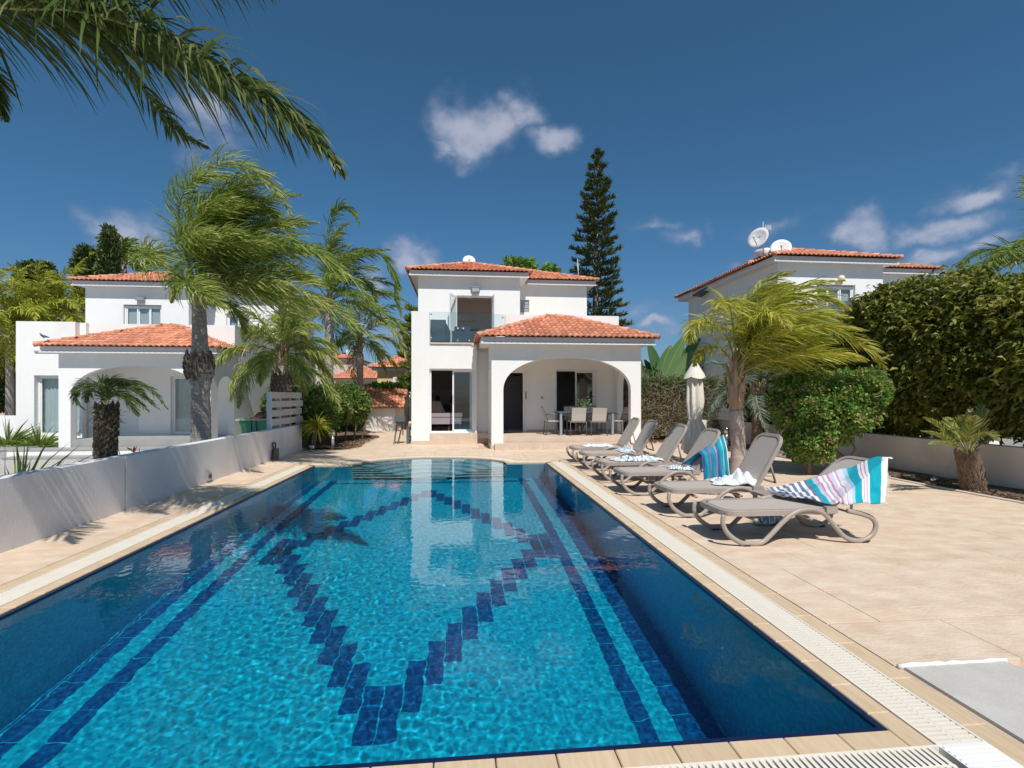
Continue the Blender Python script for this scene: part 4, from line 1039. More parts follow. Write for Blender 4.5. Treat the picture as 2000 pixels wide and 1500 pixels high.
def make_lounger(label):
    t = thing('sun_lounger', label, 'sun lounger', (0, 0, 0), group='taupe sun loungers in a row beside the pool')
    path = smooth_path(LP, 64)
    for s in (-1, 1):
        mb = MB(); mb.tube([(p[0], s*.335, p[1]) for p in path], .027, 8, ell=(.85, 1.0)); mb.build('leg_frame', M_['taupe'], t)
        for fx in (LP[4][0]-.06, LP[15][0]): MB().box((fx-.02, s*.335-.02, 0), (fx+.05, s*.335+.02, .03)).build('foot_pad', M_['rubber'], t)
    sf = MB(); rring(sf, .05, 1.34, .66, .17, .03, .055, .315, .375); sf.build('seat_frame', M_['taupe'], t)
    MB().prism([(q[0], q[1]) for q in []] or [(0.09, -.28), (1.30, -.28), (1.30, .28), (.09, .28)], .340, .346).build('seat_underlay', M_['gasket'], t)
    sg = MB(); rpanel(sg, .118, 1.30, .53, .14, .02, .352, .371); sg.build('seat_sling', M_['sling'], t)
    gk = MB(); rring(gk, .105, 1.31, .555, .145, .02, .012, .345, .373); gk.build('seat_piping', M_['gasket'], t)
    for fx in (.42, 1.05): MB().tube([(fx, -.33, .27), (fx, .33, .27)], .02, 8).build('cross_bar', M_['taupe'], t)
    b = bpy.data.objects.new('backrest', None); COL.objects.link(b); b.parent = t; b.location = (1.29, 0, .372)
    bf = MB(); rring(bf, 0, .80, .60, .03, .16, .05, -.025, .02); bf.build('backrest_frame', M_['taupe'], b, off=(0, 0, 0))
    bs = MB(); rpanel(bs, .05, .745, .49, .02, .12, -.004, .012); bs.build('backrest_sling', M_['sling'], b, off=(0, 0, 0))
    bg = MB(); rring(bg, .04, .755, .515, .02, .125, .012, -.006, .014); bg.build('backrest_piping', M_['gasket'], b, off=(0, 0, 0))
    pr = MB()
    for s in (-1, 1): pr.tube([(.42, s*.20, -.03), (.20, s*.20, -.26)], .014, 6)
    pr.tube([(.20, -.20, -.26), (.20, .20, -.26)], .014, 6)
    pr.build('prop', M_['taupe'], b, off=(0, 0, 0))
    for s in (-1, 1): MB().box((1.20, s*.33-.03, .33), (1.33, s*.33+.03, .40)).build('hinge', M_['taupe'], t)
    return t
LOUNGERS = [(2.72, 5.17, 39, 'nearest taupe sun lounger with a striped turquoise towel over its low backrest'),
            (2.66, 6.45, 60, 'taupe sun lounger second from the camera with a crumpled white towel'),
            (2.52, 7.95, 57, 'sun lounger just left of the palm trunk with a turquoise towel hanging down its side'),
            (2.53, 9.16, 58, 'sun lounger in front of the closed parasol with a blue towel on its seat'),
            (2.55, 10.62, 60, 'sun lounger second from the villa, beside the farthest one'),
            (2.58, 11.82, 60, 'farthest sun lounger, closest to the villa porch')]
L0 = make_lounger(LOUNGERS[0][3])
for i, (x, y, ang, lab) in enumerate(LOUNGERS):
    o = L0 if i == 0 else copy_tree(L0)
    o['label'] = lab; o.location = (x, y+.335, 0); o.rotation_euler = (0, 0, R([0, .6, -.8, .5, 0, -.6][i]))
    for ch in o.children:
        if ch.name.startswith('backrest'): ch.rotation_euler = (0, -R(ang), 0)
# low side tables
def side_table(x, y, label):
    t = thing('side_table', label, 'side table', (x, y, 0), group='low side tables between the loungers')
    rp = MB(); rpanel(rp, -.26, .26, .38, .04, .04, .335, .365); rp.build('table_top', M_['taupe'], t, off=(0, 0, 0))
    for sx in (-1, 1):
        for sy in (-1, 1): MB().box((sx*.22-.02, sy*.15-.02, 0), (sx*.22+.02, sy*.15+.02, .335)).build('leg', M_['taupe'], t, off=(0, 0, 0))
side_table(4.02, 6.15, 'low taupe side table between the two nearest sun loungers')
side_table(3.66, 8.92, 'low taupe side table between the two shaded loungers')
# towels
def towelmat(name, stripes, axis=0, scale=1.0):
    m, N, L, B = newmat(name)
    at = N.new('ShaderNodeAttribute'); at.attribute_name = 'tint'
    r = N.new('ShaderNodeValToRGB'); r.color_ramp.interpolation = 'CONSTANT'; L.new(at.outputs['Fac'], r.inputs[0])
    e = r.color_ramp.elements
    for i, (p, c) in enumerate(stripes):
        if i < 2: e[i].position = p; e[i].color = (*c, 1)
        else: q = e.new(p); q.color = (*c, 1)
    L.new(r.outputs[0], B.inputs['Base Color']); B.inputs['Roughness'].default_value = .95
    n = N.new('ShaderNodeTexNoise'); n.inputs['Scale'].default_value = 180; b = N.new('ShaderNodeBump'); b.inputs['Strength'].default_value = .3; b.inputs['Distance'].default_value = .004
    L.new(n.outputs[0], b.inputs['Height']); L.new(b.outputs[0], B.inputs['Normal']); return m
WH, TQ, NV, PK, LB = (.80, .80, .80), (.0, .36, .46), (.16, .20, .32), (.60, .25, .38), (.35, .55, .68)
TM_big = towelmat('striped_beach_towel', [(0, (.52, .56, .66)), (.04, NV), (.08, WH), (.115, NV), (.15, WH), (.185, NV), (.22, WH), (.255, NV), (.29, WH), (.325, NV), (.36, WH), (.395, NV), (.43, TQ), (.48, (.45, .50, .62)), (.51, PK), (.525, WH), (.55, (.50, .42, .58)), (.565, WH), (.585, PK), (.60, (.62, .60, .72)), (.63, WH), (.645, (.55, .35, .5)), (.66, (.66, .64, .72)), (.70, LB), (.73, TQ), (.795, WH), (.81, PK), (.82, WH), (.835, (.5, .4, .55)), (.845, WH), (.86, TQ), (.955, WH)])
TM_tq = towelmat('turquoise_beach_towel', [(0, (.04, .12, .30)), (.1, TQ), (.2, (.04, .18, .36)), (.3, (.35, .15, .35)), (.36, TQ), (.45, (.05, .2, .4)), (.55, PK), (.6, (.04, .2, .42)), (.7, TQ), (.84, (.5, .5, .6)), (.88, TQ), (.97, WH)])
TM_bl = towelmat('blue_white_towel', [(0, WH), (.06, LB), (.12, WH), (.17, NV), (.2, WH), (.26, (.25, .45, .6)), (.33, WH), (.38, NV), (.41, WH), (.5, LB), (.55, WH), (.6, NV), (.64, WH), (.7, LB), (.76, WH), (.82, (.3, .5, .65)), (.88, WH)])
TM_wh = towelmat('pale_patterned_towel', [(0, WH), (.12, LB), (.15, WH), (.3, (.70, .72, .78)), (.36, WH), (.5, (.62, .68, .76)), (.55, WH), (.7, LB), (.73, WH), (.9, (.7, .74, .8))])
def towel(name, label, grid_fn, mat, nu=46, nv=30, fringe=0):
    mb = MB(); V = []; T = []
    for i in range(nu+1):
        for j in range(nv+1):
            p = grid_fn(i/nu, j/nv); V.append(tuple(p[:3])); T.append(p[3] if len(p) > 3 else i/nu)
    F = [(i*(nv+1)+j, (i+1)*(nv+1)+j, (i+1)*(nv+1)+j+1, i*(nv+1)+j+1) for i in range(nu) for j in range(nv)]
    mb.add(V, F, tint=np.clip(T, 0, .999), smooth=True)
    if fringe:
        for j in range(nv+1):
            a = Vector(V[nu*(nv+1)+j]); b = Vector(V[(nu-1)*(nv+1)+j]); d = (a-b).normalized()*.03
            mb.tube([tuple(a), tuple(a+d+Vector((0, 0, -.01)))], [.004, .002], 3, tint=.98)
    o = mb.build(name, mat); sm = o.modifiers.new('cloth', 'SOLIDIFY'); sm.thickness = .006
    return tag(o, label, 'towel')
def nzs(x, y, s=1.0, z=0.0):
    from mathutils import noise
    return noise.noise(Vector((x*s, y*s, z)))
def big_towel(u, v):
    # from a twisted end on the seat up over the right half of the low backrest
    A = Vector((3.74, 5.80, .40)); Bc = Vector((4.03, 5.42, .415))
    lo0 = Vector((3.78, 5.74, .385)); hi0 = Vector((3.72, 5.90, .43))
    lo1 = Vector((4.02, 5.20, .40)); hi1 = Vector((4.13, 5.70, .60))
    lo2 = Vector((4.50, 5.03, .44)); hi2 = Vector((4.76, 5.26, .905))
    if u < .45: f = u/.45; lo = lo0.lerp(lo1, f); hi = hi0.lerp(hi1, f)
    else: f = (u-.45)/.55; lo = lo1.lerp(lo2, f); hi = hi1.lerp(hi2, f)
    p = lo.lerp(hi, v); amp = .035*(1-.55*u) 
    w = math.sin(v*20*(1-.45*u) + nzs(u*3, v*2)*4)*amp*.75 + nzs(u*7, v*6, 1, 3)*.035 + math.sin(v*7+u*5)*.012
    p = p + Vector((-.45, -.35, .75))*(w + .035)
    if p.y > 5.16 and p.x > 4.0: p.z = max(p.z, .372 + (min(p.x, 4.64)-4.01)*.81 + .035 + .4*max(w, 0))
    return (p.x, p.y, p.z, min(.999, u**.92))
towel('beach_towel', 'striped turquoise, navy and pink towel draped over the nearest backrest', big_towel, TM_big, 60, 34, fringe=1)
def hang_towel(u, v):
    x = 3.86 + .42*u; s = v
    if s < .35: f = s/.35; p = Vector((x-.22*(1-f)*(1-u), 8.20-.20*f, .45+.30*f*u+.22*f))
    else: f = (s-.35)/.65; p = Vector((x+.03*f, 8.00-.10-.03*f, (.67+.10*u) - .52*f + .0))
    w = math.sin(u*24+nzs(u*2, v*3)*2)*.022*(.3+v)
    return (p.x, p.y+w, p.z + nzs(u*5, v*5)*.015, u)
towel('beach_towel', 'dark turquoise towel hanging from the lounger left of the palm trunk', hang_towel, TM_tq, 44, 26)
def crumple(cx, cyy, lx, ly, h, seed, z0=.385, bias=0, rot=0.0, tfreq=1.0, rag=.18):
    def f(u, v):
        a, b = (u-.5), (v-.5)
        k = 1 + rag*nzs(u*2.5+seed, v*2.5, 1, seed)*2
        x, y = a*lx*k, b*ly*(1+rag*1.6*nzs(u*3, v*3+seed, 1, 7))
        x, y = x*math.cos(rot)-y*math.sin(rot), x*math.sin(rot)+y*math.cos(rot)
        edge = min(1, 5*min(u, 1-u, v, 1-v)+.15)
        z = z0 + (.5+.5*math.sin(u*13+nzs(u*2, v*2, 1, seed)*7))*h*.45*edge + abs(nzs(u*4+seed, v*4, 1.3, 2))*h*1.2*edge + bias*h*math.exp(-((u-.65)/.18)**2)*edge
        return (cx+x, cyy+y, z, (u*tfreq + .15*nzs(u*3, v*3, 1, seed)) % 1)
    return f
towel('beach_towel', 'crumpled white towel heaped on the second nearest lounger', crumple(3.80, 6.80, .56, .42, .075, 2.1, bias=1.6, rot=-.25), TM_wh)
towel('beach_towel', 'blue and white towel spread along the lounger in front of the parasol', crumple(3.34, 9.50, .95, .46, .07, 5.3, rot=.04), TM_bl)
towel('beach_towel', 'blue and white towel bunched against the hinge of the lounger second from the villa', crumple(3.62, 10.95, .34, .42, .07, 8.2, bias=1.0), TM_bl)
towel('beach_towel', 'flat pale blue towel on the farthest lounger', crumple(3.30, 12.12, .66, .34, .05, 1.2), TM_wh)
towel('beach_towel', 'navy striped towel end on the seat of the lounger left of the palm', crumple(3.66, 8.22, .44, .30, .05, 3.7, rot=-.5), TM_bl, 30, 20)
towel('beach_towel', 'grey blue towel fallen under the nearest lounger', crumple(3.83, 6.02, .34, .16, .16, 4.4, z0=.02, rag=.3), TM_bl, 26, 16)
# ------------------------------------------------------------------ closed parasol
def parasol():
    bx, by = onz(1357, 900); D = 12.6; p = atd(1357, 900, 12.3); bx, by = p.x, p.y
    t = thing('closed_parasol', 'closed cream parasol standing behind the sun loungers', 'parasol', (bx, by, 0))
    MB().tube([(bx, by, 0), (bx, by, 2.36)], .022, 10).build('pole', M_['galv'], t)
    b = MB(); b.lathe([(.01, 0), (.26, 0), (.26, .06), (.22, .08), (.03, .09), (.03, .3), (.01, .3)], (bx, by, 0), 20); b.build('base', M_['alu'], t)
    mb = MB(); prof = [(2.10, .13), (1.9, .155), (1.5, .185), (1.15, .15), (1.02, .13), (.85, .19), (.55, .27), (.28, .33), (.24, .26)]
    V = []; K = 48
    for z, r in prof:
        for j in range(K):
            a = 2*math.pi*j/K; rr = r*(1 + .20*math.sin(8*a + z*.8) + .10*math.sin(17*a+z*5)); 
            off = max(0, (1.0-z))*.16
            V.append((bx + rr*math.cos(a) + off*.8, by + rr*math.sin(a), z + (.05*math.sin(5*a) if z < .4 else 0)))
    F = [(i*K+j, i*K+(j+1) % K, (i+1)*K+(j+1) % K, (i+1)*K+j) for i in range(len(prof)-1) for j in range(K)]
    mb.add(V, F, smooth=True); mb.build('canopy', M_['canvas'], t)
    cp = MB(); V = []; K = 32
    for z, r, s in ((2.40, .05, 0), (2.37, .07, 0), (2.12, .22, .25), (2.00, .27, .5)):
        for j in range(K):
            a = 2*math.pi*j/K; pk = abs(math.cos(2*a)); V.append((bx + r*(1-.25*s*(1-pk))*math.cos(a), by + r*(1-.25*s*(1-pk))*math.sin(a), z + s*.10*(1-pk) - .0))
    cp.add(V, [(i*K+j, i*K+(j+1) % K, (i+1)*K+(j+1) % K, (i+1)*K+j) for i in range(3) for j in range(K)] + [tuple(range(K))], smooth=True)
    cp.build('top_cap', M_['canvas'], t)
    MB().lathe([(.145, 0), (.155, .015), (.145, .03)], (bx, by, 1.03), 20).build('tie_strap', M_['canvas'], t)
parasol()
# ------------------------------------------------------------------ dining set on the porch
def dining():
    z0 = .36; ty = 16.15; x0, _ = ony(1090, 800, 15.85); x1, _ = ony(1199, 800, 15.85)
    t = thing('dining_table', 'long grey aluminium dining table on the villa porch', 'table', ((x0+x1)/2, ty, z0))
    MB().box((x0, ty-.42, z0+.70), (x1, ty+.42, z0+.735)).build('table_top', M_['alu'], t)
    for x in (x0+.04, x1-.10):
        for y in (ty-.40, ty+.34): MB().box((x, y, z0), (x+.07, y+.07, z0+.699)).build('leg', M_['alu_l'], t)
    MB().box((x0+.04, ty-.38, z0+.63), (x1-.04, ty-.35, z0+.699)).build('apron', M_['alu'], t)
    def chair(label):
        c = thing('dining_chair', label, 'chair', (0, 0, z0), group='grey dining chairs around the porch table')
        def add(nm, fn, mat): mb = MB(); fn(mb); mb.build(nm, mat, c, off=(0, 0, 0))
        for s in (-1, 1):
            add('leg', lambda m: m.tube([(s*.25, -.26, 0), (s*.25, -.22, .43), (s*.25, -.19, .46)], .015, 6), M_['alu'])
            add('leg', lambda m: m.tube([(s*.25, .27, 0), (s*.25, .25, .62), (s*.25, .20, .655)], .015, 6), M_['alu'])
            add('armrest', lambda m: m.tube([(s*.25, -.24, .64), (s*.25, .0, .665), (s*.25, .24, .65)], [.013, .018, .013], 6), M_['alu'])
            add('back_post', lambda m: m.tube([(s*.23, -.20, .42), (s*.23, -.27, .68), (s*.23, -.34, .90)], .014, 6), M_['alu'])
        add('seat', lambda m: m.box((-.23, -.22, .425), (.23, .25, .45)), M_['sling'])
        add('backrest', lambda m: m.add([(-.22, -.215, .46), (.22, -.215, .46), (.22, -.27, .68), (-.22, -.27, .68), (.22, -.33, .87), (-.22, -.33, .87), (-.22, -.235, .46), (.22, -.235, .46), (.22, -.29, .68), (-.22, -.29, .68), (.22, -.35, .87), (-.22, -.35, .87)], [(0, 1, 2, 3), (3, 2, 4, 5), (7, 6, 9, 8), (8, 9, 11, 10), (0, 6, 7, 1), (1, 7, 8, 2), (2, 8, 10, 4), (6, 0, 3, 9), (9, 3, 5, 11), (5, 4, 10, 11)]), M_['mesh_w'])
        add('top_rail', lambda m: m.tube([(-.235, -.335, .885), (.235, -.335, .885)], .016, 6), M_['alu'])
        return c
    xa, _ = ony(1129, 800, 15.55); xb, _ = ony(1169, 800, 15.55); xl = x0-.12; xr = x1+.22
    spots = [(xa, 15.72, 0, 'left of the two pale backed dining chairs facing away on the porch'), (xb, 15.72, 0, 'right of the two pale backed dining chairs facing away on the porch'),
             (xl, 16.12, -90, 'dining chair in profile at the left end of the porch table'), (xr, 16.12, 98, 'dining chair in profile at the right end of the porch table'),
             (xa+.1, 16.78, 180, 'left dining chair on the house side of the porch table'), (xb+.1, 16.78, 180, 'right dining chair on the house side of the porch table')]
    c0 = chair(spots[0][3])
    for i, (x, y, a, lab) in enumerate(spots):
        c = c0 if i == 0 else copy_tree(c0); c['label'] = lab; c.location = (x, y, z0); c.rotation_euler = (0, 0, R(a))
    vx = ony(1141, 790, 16.15)[0]
    vt = thing('flower_vase', 'small vase of pale green flowers on the porch table', 'vase', (vx, ty, z0+.736))
    MB().lathe([(.035, 0), (.05, .06), (.03, .13), (.035, .15)], (vx, ty, z0+.736), 14).build('vase', M_['frame'], vt)
    fb = MB(); P = np.array([vx, ty, z0+.99]) + nr.normal(size=(46, 3))*[.055, .04, .045]
    leaf_cloud(fb, P, nr.normal(size=(46, 3)), .05, .016, 4, tint=(.6, 1)); fb.build('flowers', M_['banana'], vt)
    for dx_ in (-.42, -.28, .35): 
        o = thing('drinking_glass', {-.42: 'left drinking glass on the porch table', -.28: 'drinking glass nearest the vase on the porch table', .35: 'right drinking glass on the porch table'}[dx_], 'glass', (vx+dx_, ty-.1, z0+.736))
        MB().lathe([(.03, 0), (.035, .11), (.031, .11), (.027, .008)], (vx+dx_, ty-.1, z0+.736), 10).build('tumbler', M_['rail_glass'], o)
dining()
# indoors: sofa and kitchen seen through the open door
sf = thing('daybed_sofa', 'mauve leather daybed sofa seen through the open sliding door', 'sofa', (-.4, 18.2, .36))
MB().box((-1.32, 17.85, .62), (.02, 18.75, .86)).build('seat', M_['leather'], sf); MB().box((-1.32, 17.83, .87), (.05, 18.75, 1.0)).build('cushion', M_['leather'], sf)
for x in (-1.2, -.42, -.05): MB().tube([(x, 17.9, .36), (x+.02, 17.95, .62)], .012, 6).build('leg', M_['steel'], sf)
pl = thing('sofa_pillow', 'striped brown pillow leaning on the daybed sofa', 'pillow', (-.85, 18.2, 1.0)); MB().prism([(-1.20, 1.0), (-.55, 1.02), (-.72, 1.42), (-1.10, 1.42)], 18.05, 18.2, 0, 'y').build('pillow_case', M_['taupe_p'], pl)
kt = thing('kitchen_counter', 'dark kitchen counter at the back of the living room', 'counter', (-.4, 21.5, .36))
MB().box((-1.3, 21.2, .36), (2.2, 21.8, 1.25)).build('cabinet', M_['dark'], kt); MB().box((-1.32, 21.15, 1.251), (2.22, 21.82, 1.29)).build('worktop', M_['grey_door'], kt); MB().box((-1.3, 22.55, 1.3), (2.2, 22.595, 1.9)).build('splashback', M_['room'], kt)
for x, lab in ((-.95, 'black kettle on the kitchen counter behind the sofa pillow'), (-.35, 'tall dark coffee maker on the kitchen counter')):
    k = thing('kitchen_appliance', lab, 'appliance', (x, 21.4, 1.29)); MB().lathe([(.09, 0), (.10, .1), (.07, .3), (.05, .33)], (x, 21.4, 1.29), 12).build('body', M_['black'], k)
# balcony furniture
bc = thing('rattan_armchair', 'dark rattan armchair at the left end of the balcony', 'armchair', (-.75, 17.8, 3.35))
MB().box((-1.02, 17.45, 3.40), (-.45, 18.1, 3.72)).build('seat', M_['rattan'], bc); MB().prism([(17.3, 3.42), (17.5, 3.42), (17.5, 4.16), (17.38, 4.16)], -1.02, -.50, 0, 'x').build('backrest', M_['rattan'], bc)
MB().prism([(-.52, 3.42), (-.36, 3.42), (-.36, 3.8), (-.52, 4.1)], 17.3, 18.1, 0, 'y').build('armrest', M_['rattan'], bc)
bs = thing('rattan_sofa', 'dark rattan sofa with light cushions on the balcony behind the glass', 'sofa', (.2, 17.8, 3.35))
MB().box((-.30, 17.3, 3.36), (.62, 17.9, 3.78)).build('seat', M_['rattan'], bs)
for x in (-.22, .06): MB().box((x, 17.32, 3.78), (x+.24, 17.5, 3.93)).build('cushion', M_['rattan'], bs)
MB().box((.62, 17.6, 3.40), (1.0, 17.9, 3.86)).build('cushion', M_['teal'], bs)
for x in (-.10, .08): MB().lathe([(.01, 0), (.035, .01), (.035, .06), (.01, .07)], (x, 17.29, 3.82), 8).build('cushion_button', M_['frame'], bs)
# ------------------------------------------------------------------ barbecue corner
def bbq():
    p = atd(776, 866, 17.1); x, y = p.x, p.y
    t = thing('charcoal_barbecue', 'small black charcoal barbecue on splayed legs beside the villa corner', 'barbecue', (x, y, 0))
    MB().box((x-.08, y-.14, .74), (x+.26, y+.14, .92)).build('fire_box', M_['alu'], t); MB().prism([(x-.06, .74), (x+.02, .60), (x+.18, .60), (x+.24, .74)], y-.12, y+.12, 0, 'y').build('ash_tray', M_['black'], t)
    for a, b in ((-.02, -.10), (.16, .0)):
        for s in (-1, 1): MB().tube([(x+a, y+s*.1, .62), (x+b+(.0 if a < 0 else .02), y+s*.16, 0)], .012, 6).build('leg', M_['black'], t)
    MB().tube([(x-.36, y-.1, .83), (x-.08, y-.1, .83)], .008, 6).build('spit_handle', M_['galv'], t); MB().box((x+.16, y, .28), (x+.20, y+.04, .6)).build('tool', M_['rust'], t)
    t2 = thing('plastic_stool', 'dark grey plastic step stool between barbecue and villa wall', 'stool', (x+.5, y+.1, 0))
    for sx in (-.19, .13): MB().box((x+.5+sx, y-.12, 0), (x+.5+sx+.10, y+.3, .55)).build('side_panel', M_['alu'], t2)
    MB().box((x+.33, y-.13, .55), (x+.72, y+.32, .60)).build('seat', M_['alu'], t2); MB().box((x+.41, y-.1, .14), (x+.63, y+.28, .20)).build('brace', M_['alu'], t2)
    t3 = thing('brick_stack', 'small stack of terracotta tiles lying on the grey stool', 'brick stack', (x+.5, y, .6)); MB().box((x+.36, y-.08, .60), (x+.70, y+.16, .68)).build('brick', M_['plaster_dark'], t3); MB().box((x+.38, y-.06, .682), (x+.66, y+.14, .74)).build('brick', M_['fascia'], t3)
bbq()
# white shed with a tiled roof
def shed():
    x0, z1 = ony(716, 795, 24.2); x1, _ = ony(772, 795, 24.2)
    t = thing('garden_shed', 'small white shed with red tiled roof at the end of the left passage', 'shed', ((x0+x1)/2, 24.6, 0))
    x1b = x1 + .35
    MB().box((x0-2.2, 24.2, -.1), (x1, 26.4, 1.02)).build('wall', M_['white'], t); MB().box((x1+.003, 24.6, -.1), (x1b, 26.4, 1.02)).build('side_wall', M_['wall_r'], t)
    MB().box((x1-.03, 24.15, -.1), (x1+.0, 24.19, 1.0)).build('door_post', M_['fascia'], t)
    rf = bpy.data.objects.new('roof', None); COL.objects.link(rf); rf.parent = t
    j = MB(); b, n = slope((x0-2.3, 23.95, 1.06), (x1b+.1, 23.95, 1.06), [(x1b+2.4-x0, 2.3), (0, 2.3)], R(28), rf, j)
    b.build('roof_boards', M_['tile_base'], rf); j.build('tile_field', M_['tilej'], rf, kind='stuff')
    MB().prism([(24.0, 1.02), (26.3, 1.02), (26.0, 2.06)], x1+.30, x1b+.06, 0, 'x').build('gable', M_['wall_r'], rf)
    w = thing('passage_wall', 'white garden wall in palm shade between shed and villa', 'wall', (-2.3, 26.5, 0)); MB().box((x1b+.05, 26.6, -.1), (-1.62, 26.8, 1.8)).build('wall_section', M_['white'], w)
shed()
# ------------------------------------------------------------------ skip behind the left wall
def skip_bin():
    Y0 = 14.75; xa, zt = ony(466, 820, Y0); xb, _ = ony(541, 818, Y0); L_ = xb-xa
    t = thing('waste_skip', 'green waste skip with rusty open top behind the left boundary wall', 'skip', ((xa+xb)/2, Y0+.5, -.28))
    zb = -.28; dep = .95
    def prof(y, x): pass
    V = [(xa+.18, Y0+.12, zb), (xb-.02, Y0+.12, zb), (xb-.02, Y0+dep-.12, zb), (xa+.18, Y0+dep-.12, zb), (xa, Y0, zt), (xb, Y0, zt), (xb, Y0+dep, zt+.0), (xa, Y0+dep, zt)]
    mb = MB().add(V, [(0, 3, 2, 1), (0, 1, 5, 4), (1, 2, 6, 5), (2, 3, 7, 6), (3, 0, 4, 7)]); mb.build('hull', M_['green_skip'], t)
    rm = MB(); rm.tube([(xa-.05, Y0-.03, zt), (xb+.03, Y0-.03, zt+.01)], .03, 4); rm.tube([(xa-.05, Y0-.03, zt), (xa+.05, Y0+dep, zt+.02)], .03, 4); rm.tube([(xb, Y0-.03, zt), (xb, Y0+dep, zt)], .025, 4)
    rm.build('rim', M_['skip_rim'], t)
    for x in (xa+.30*L_, xa+.42*L_): MB().prism([(x, zb), (x+.06, zb), (x+.03, zt-.03), (x-.06, zt-.03)], Y0-.03, Y0+.10, 0, 'y').build('rib', M_['green_skip'], t)
    rb = MB(); rb.add([(xa+.1, Y0+.55, zt-.05), (xb-.02, Y0+.55, zt-.05), (xb-.06, Y0+dep+.02, zt+.24), (xa+.14, Y0+dep+.02, zt+.18), (xa+.1, Y0+.60, zt-.05), (xb-.02, Y0+.60, zt-.05), (xb-.06, Y0+dep+.07, zt+.24), (xa+.14, Y0+dep+.07, zt+.18)], [(0, 1, 2, 3), (7, 6, 5, 4), (0, 4, 5, 1), (1, 5, 6, 2), (2, 6, 7, 3), (3, 7, 4, 0)])
    rb.build('lid', M_['rust'], t)
skip_bin()
# ------------------------------------------------------------------ garden lights
def bollard(px, py, D, label, h=.62, dome=True):
    p = atd(px, py, D); x, y = p.x, p.y
    t = thing('bollard_light', label, 'garden light', (x, y, 0))
    MB().tube([(x, y, 0), (x, y, h*.72)], .045, 14).build('post', M_['bollard'], t)
    MB().lathe([(.05, 0), (.062, .01), (.062, .10), (.05, .15), (.02, .17)], (x, y, h*.72), 14).build('head', M_['steel'] if dome else M_['bollard'], t)
bollard(650, 878, 15.3, 'grey bollard light in front of the left shrub', .60)
bollard(613, 874, 15.6, 'grey bollard light beside the spiky yucca', .62)
bollard(1631, 921, 11.0, 'aluminium bollard light under the round shrub', .62)
bollard(1419, 884, 15.0, 'bollard light behind the leaning dark backrest', .70)
def ball(px, py, D, r, label, z=None):
    p = atd(px, py, D); t = thing('globe_light', label, 'garden light', (p.x, p.y, 0)); z = .03
    MB().lathe([(.01, 0), (r*.7, .02), (r*.7, .05)], (p.x, p.y, z-.03), 12).build('foot', M_['galv'], t)
    MB().lathe([(r*math.sin(a), -r*math.cos(a)) for a in np.linspace(.15, math.pi-.01, 12)], (p.x, p.y, z+.04+r), 16).build('globe', M_['steel'], t)
ball(1825, 935, 9.05, .055, 'small chrome spherical light against the cream wall')
ball(1508, 884, 13.6, .06, 'small chrome light at the wall behind the second lounger')
ball(609, 880, 14.6, .07, 'chrome spherical light at the foot of the yucca')
# ------------------------------------------------------------------ things on the roofs
def dish(c, r, az, el, label, arm=True, mat='fascia', parent=None):
    t = thing('satellite_dish', label, 'satellite dish', c) if parent is None else parent
    n = Vector((math.cos(az)*math.cos(el), math.sin(az)*math.cos(el), math.sin(el))); u = n.cross(Vector((0, 0, 1))).normalized(); w = n.cross(u)
    V = []; c = Vector(c)
    for k, f in enumerate((.03, .35, .7, 1.0)):
        for j in range(24): a = 2*math.pi*j/24; V.append(tuple(c + (u*math.cos(a)+w*math.sin(a))*r*f + n*(.18*r*f*f)))
    F = [(k*24+j, k*24+(j+1) % 24, (k+1)*24+(j+1) % 24, (k+1)*24+j) for k in range(3) for j in range(24)] + [tuple(range(24))]
    o = MB().add(V, F, smooth=True).build('reflector', M_[mat], t); sm = o.modifiers.new('t', 'SOLIDIFY'); sm.thickness = .012
    if arm:
        MB().tube([tuple(c - w*r*.0 - Vector((0, 0, r))*.9 + n*.05), tuple(c + n*r*.95 - Vector((0, 0, r*.35)))], .015, 6).build('feed_arm', M_['galv'], t)
        MB().lathe([(.03, 0), (.04, .05), (.02, .1)], tuple(c + n*r*.95 - Vector((0, 0, r*.35))), 8).build('receiver', M_['fascia'], t)
    return t
p = atd(916, 511, 24.0); t = dish(tuple(p), .30, -math.pi/2+.1, .35, 'white satellite dish peeking over the main villa roof'); MB().tube([(p.x, p.y+.1, p.z-.6), (p.x, p.y+.06, p.z)], .02, 6).build('mast', M_['galv'], t)
p = atd(1131, 540, 25.0); t = thing('antenna_pole', 'thin bare pole rising from the right end of the main roof', 'pole', (p.x, p.y, p.z-.6)); MB().tube([(p.x, p.y, p.z-.6), (p.x-.08, p.y, p.z+.85)], .03, 6).build('pole', M_['galv'], t)
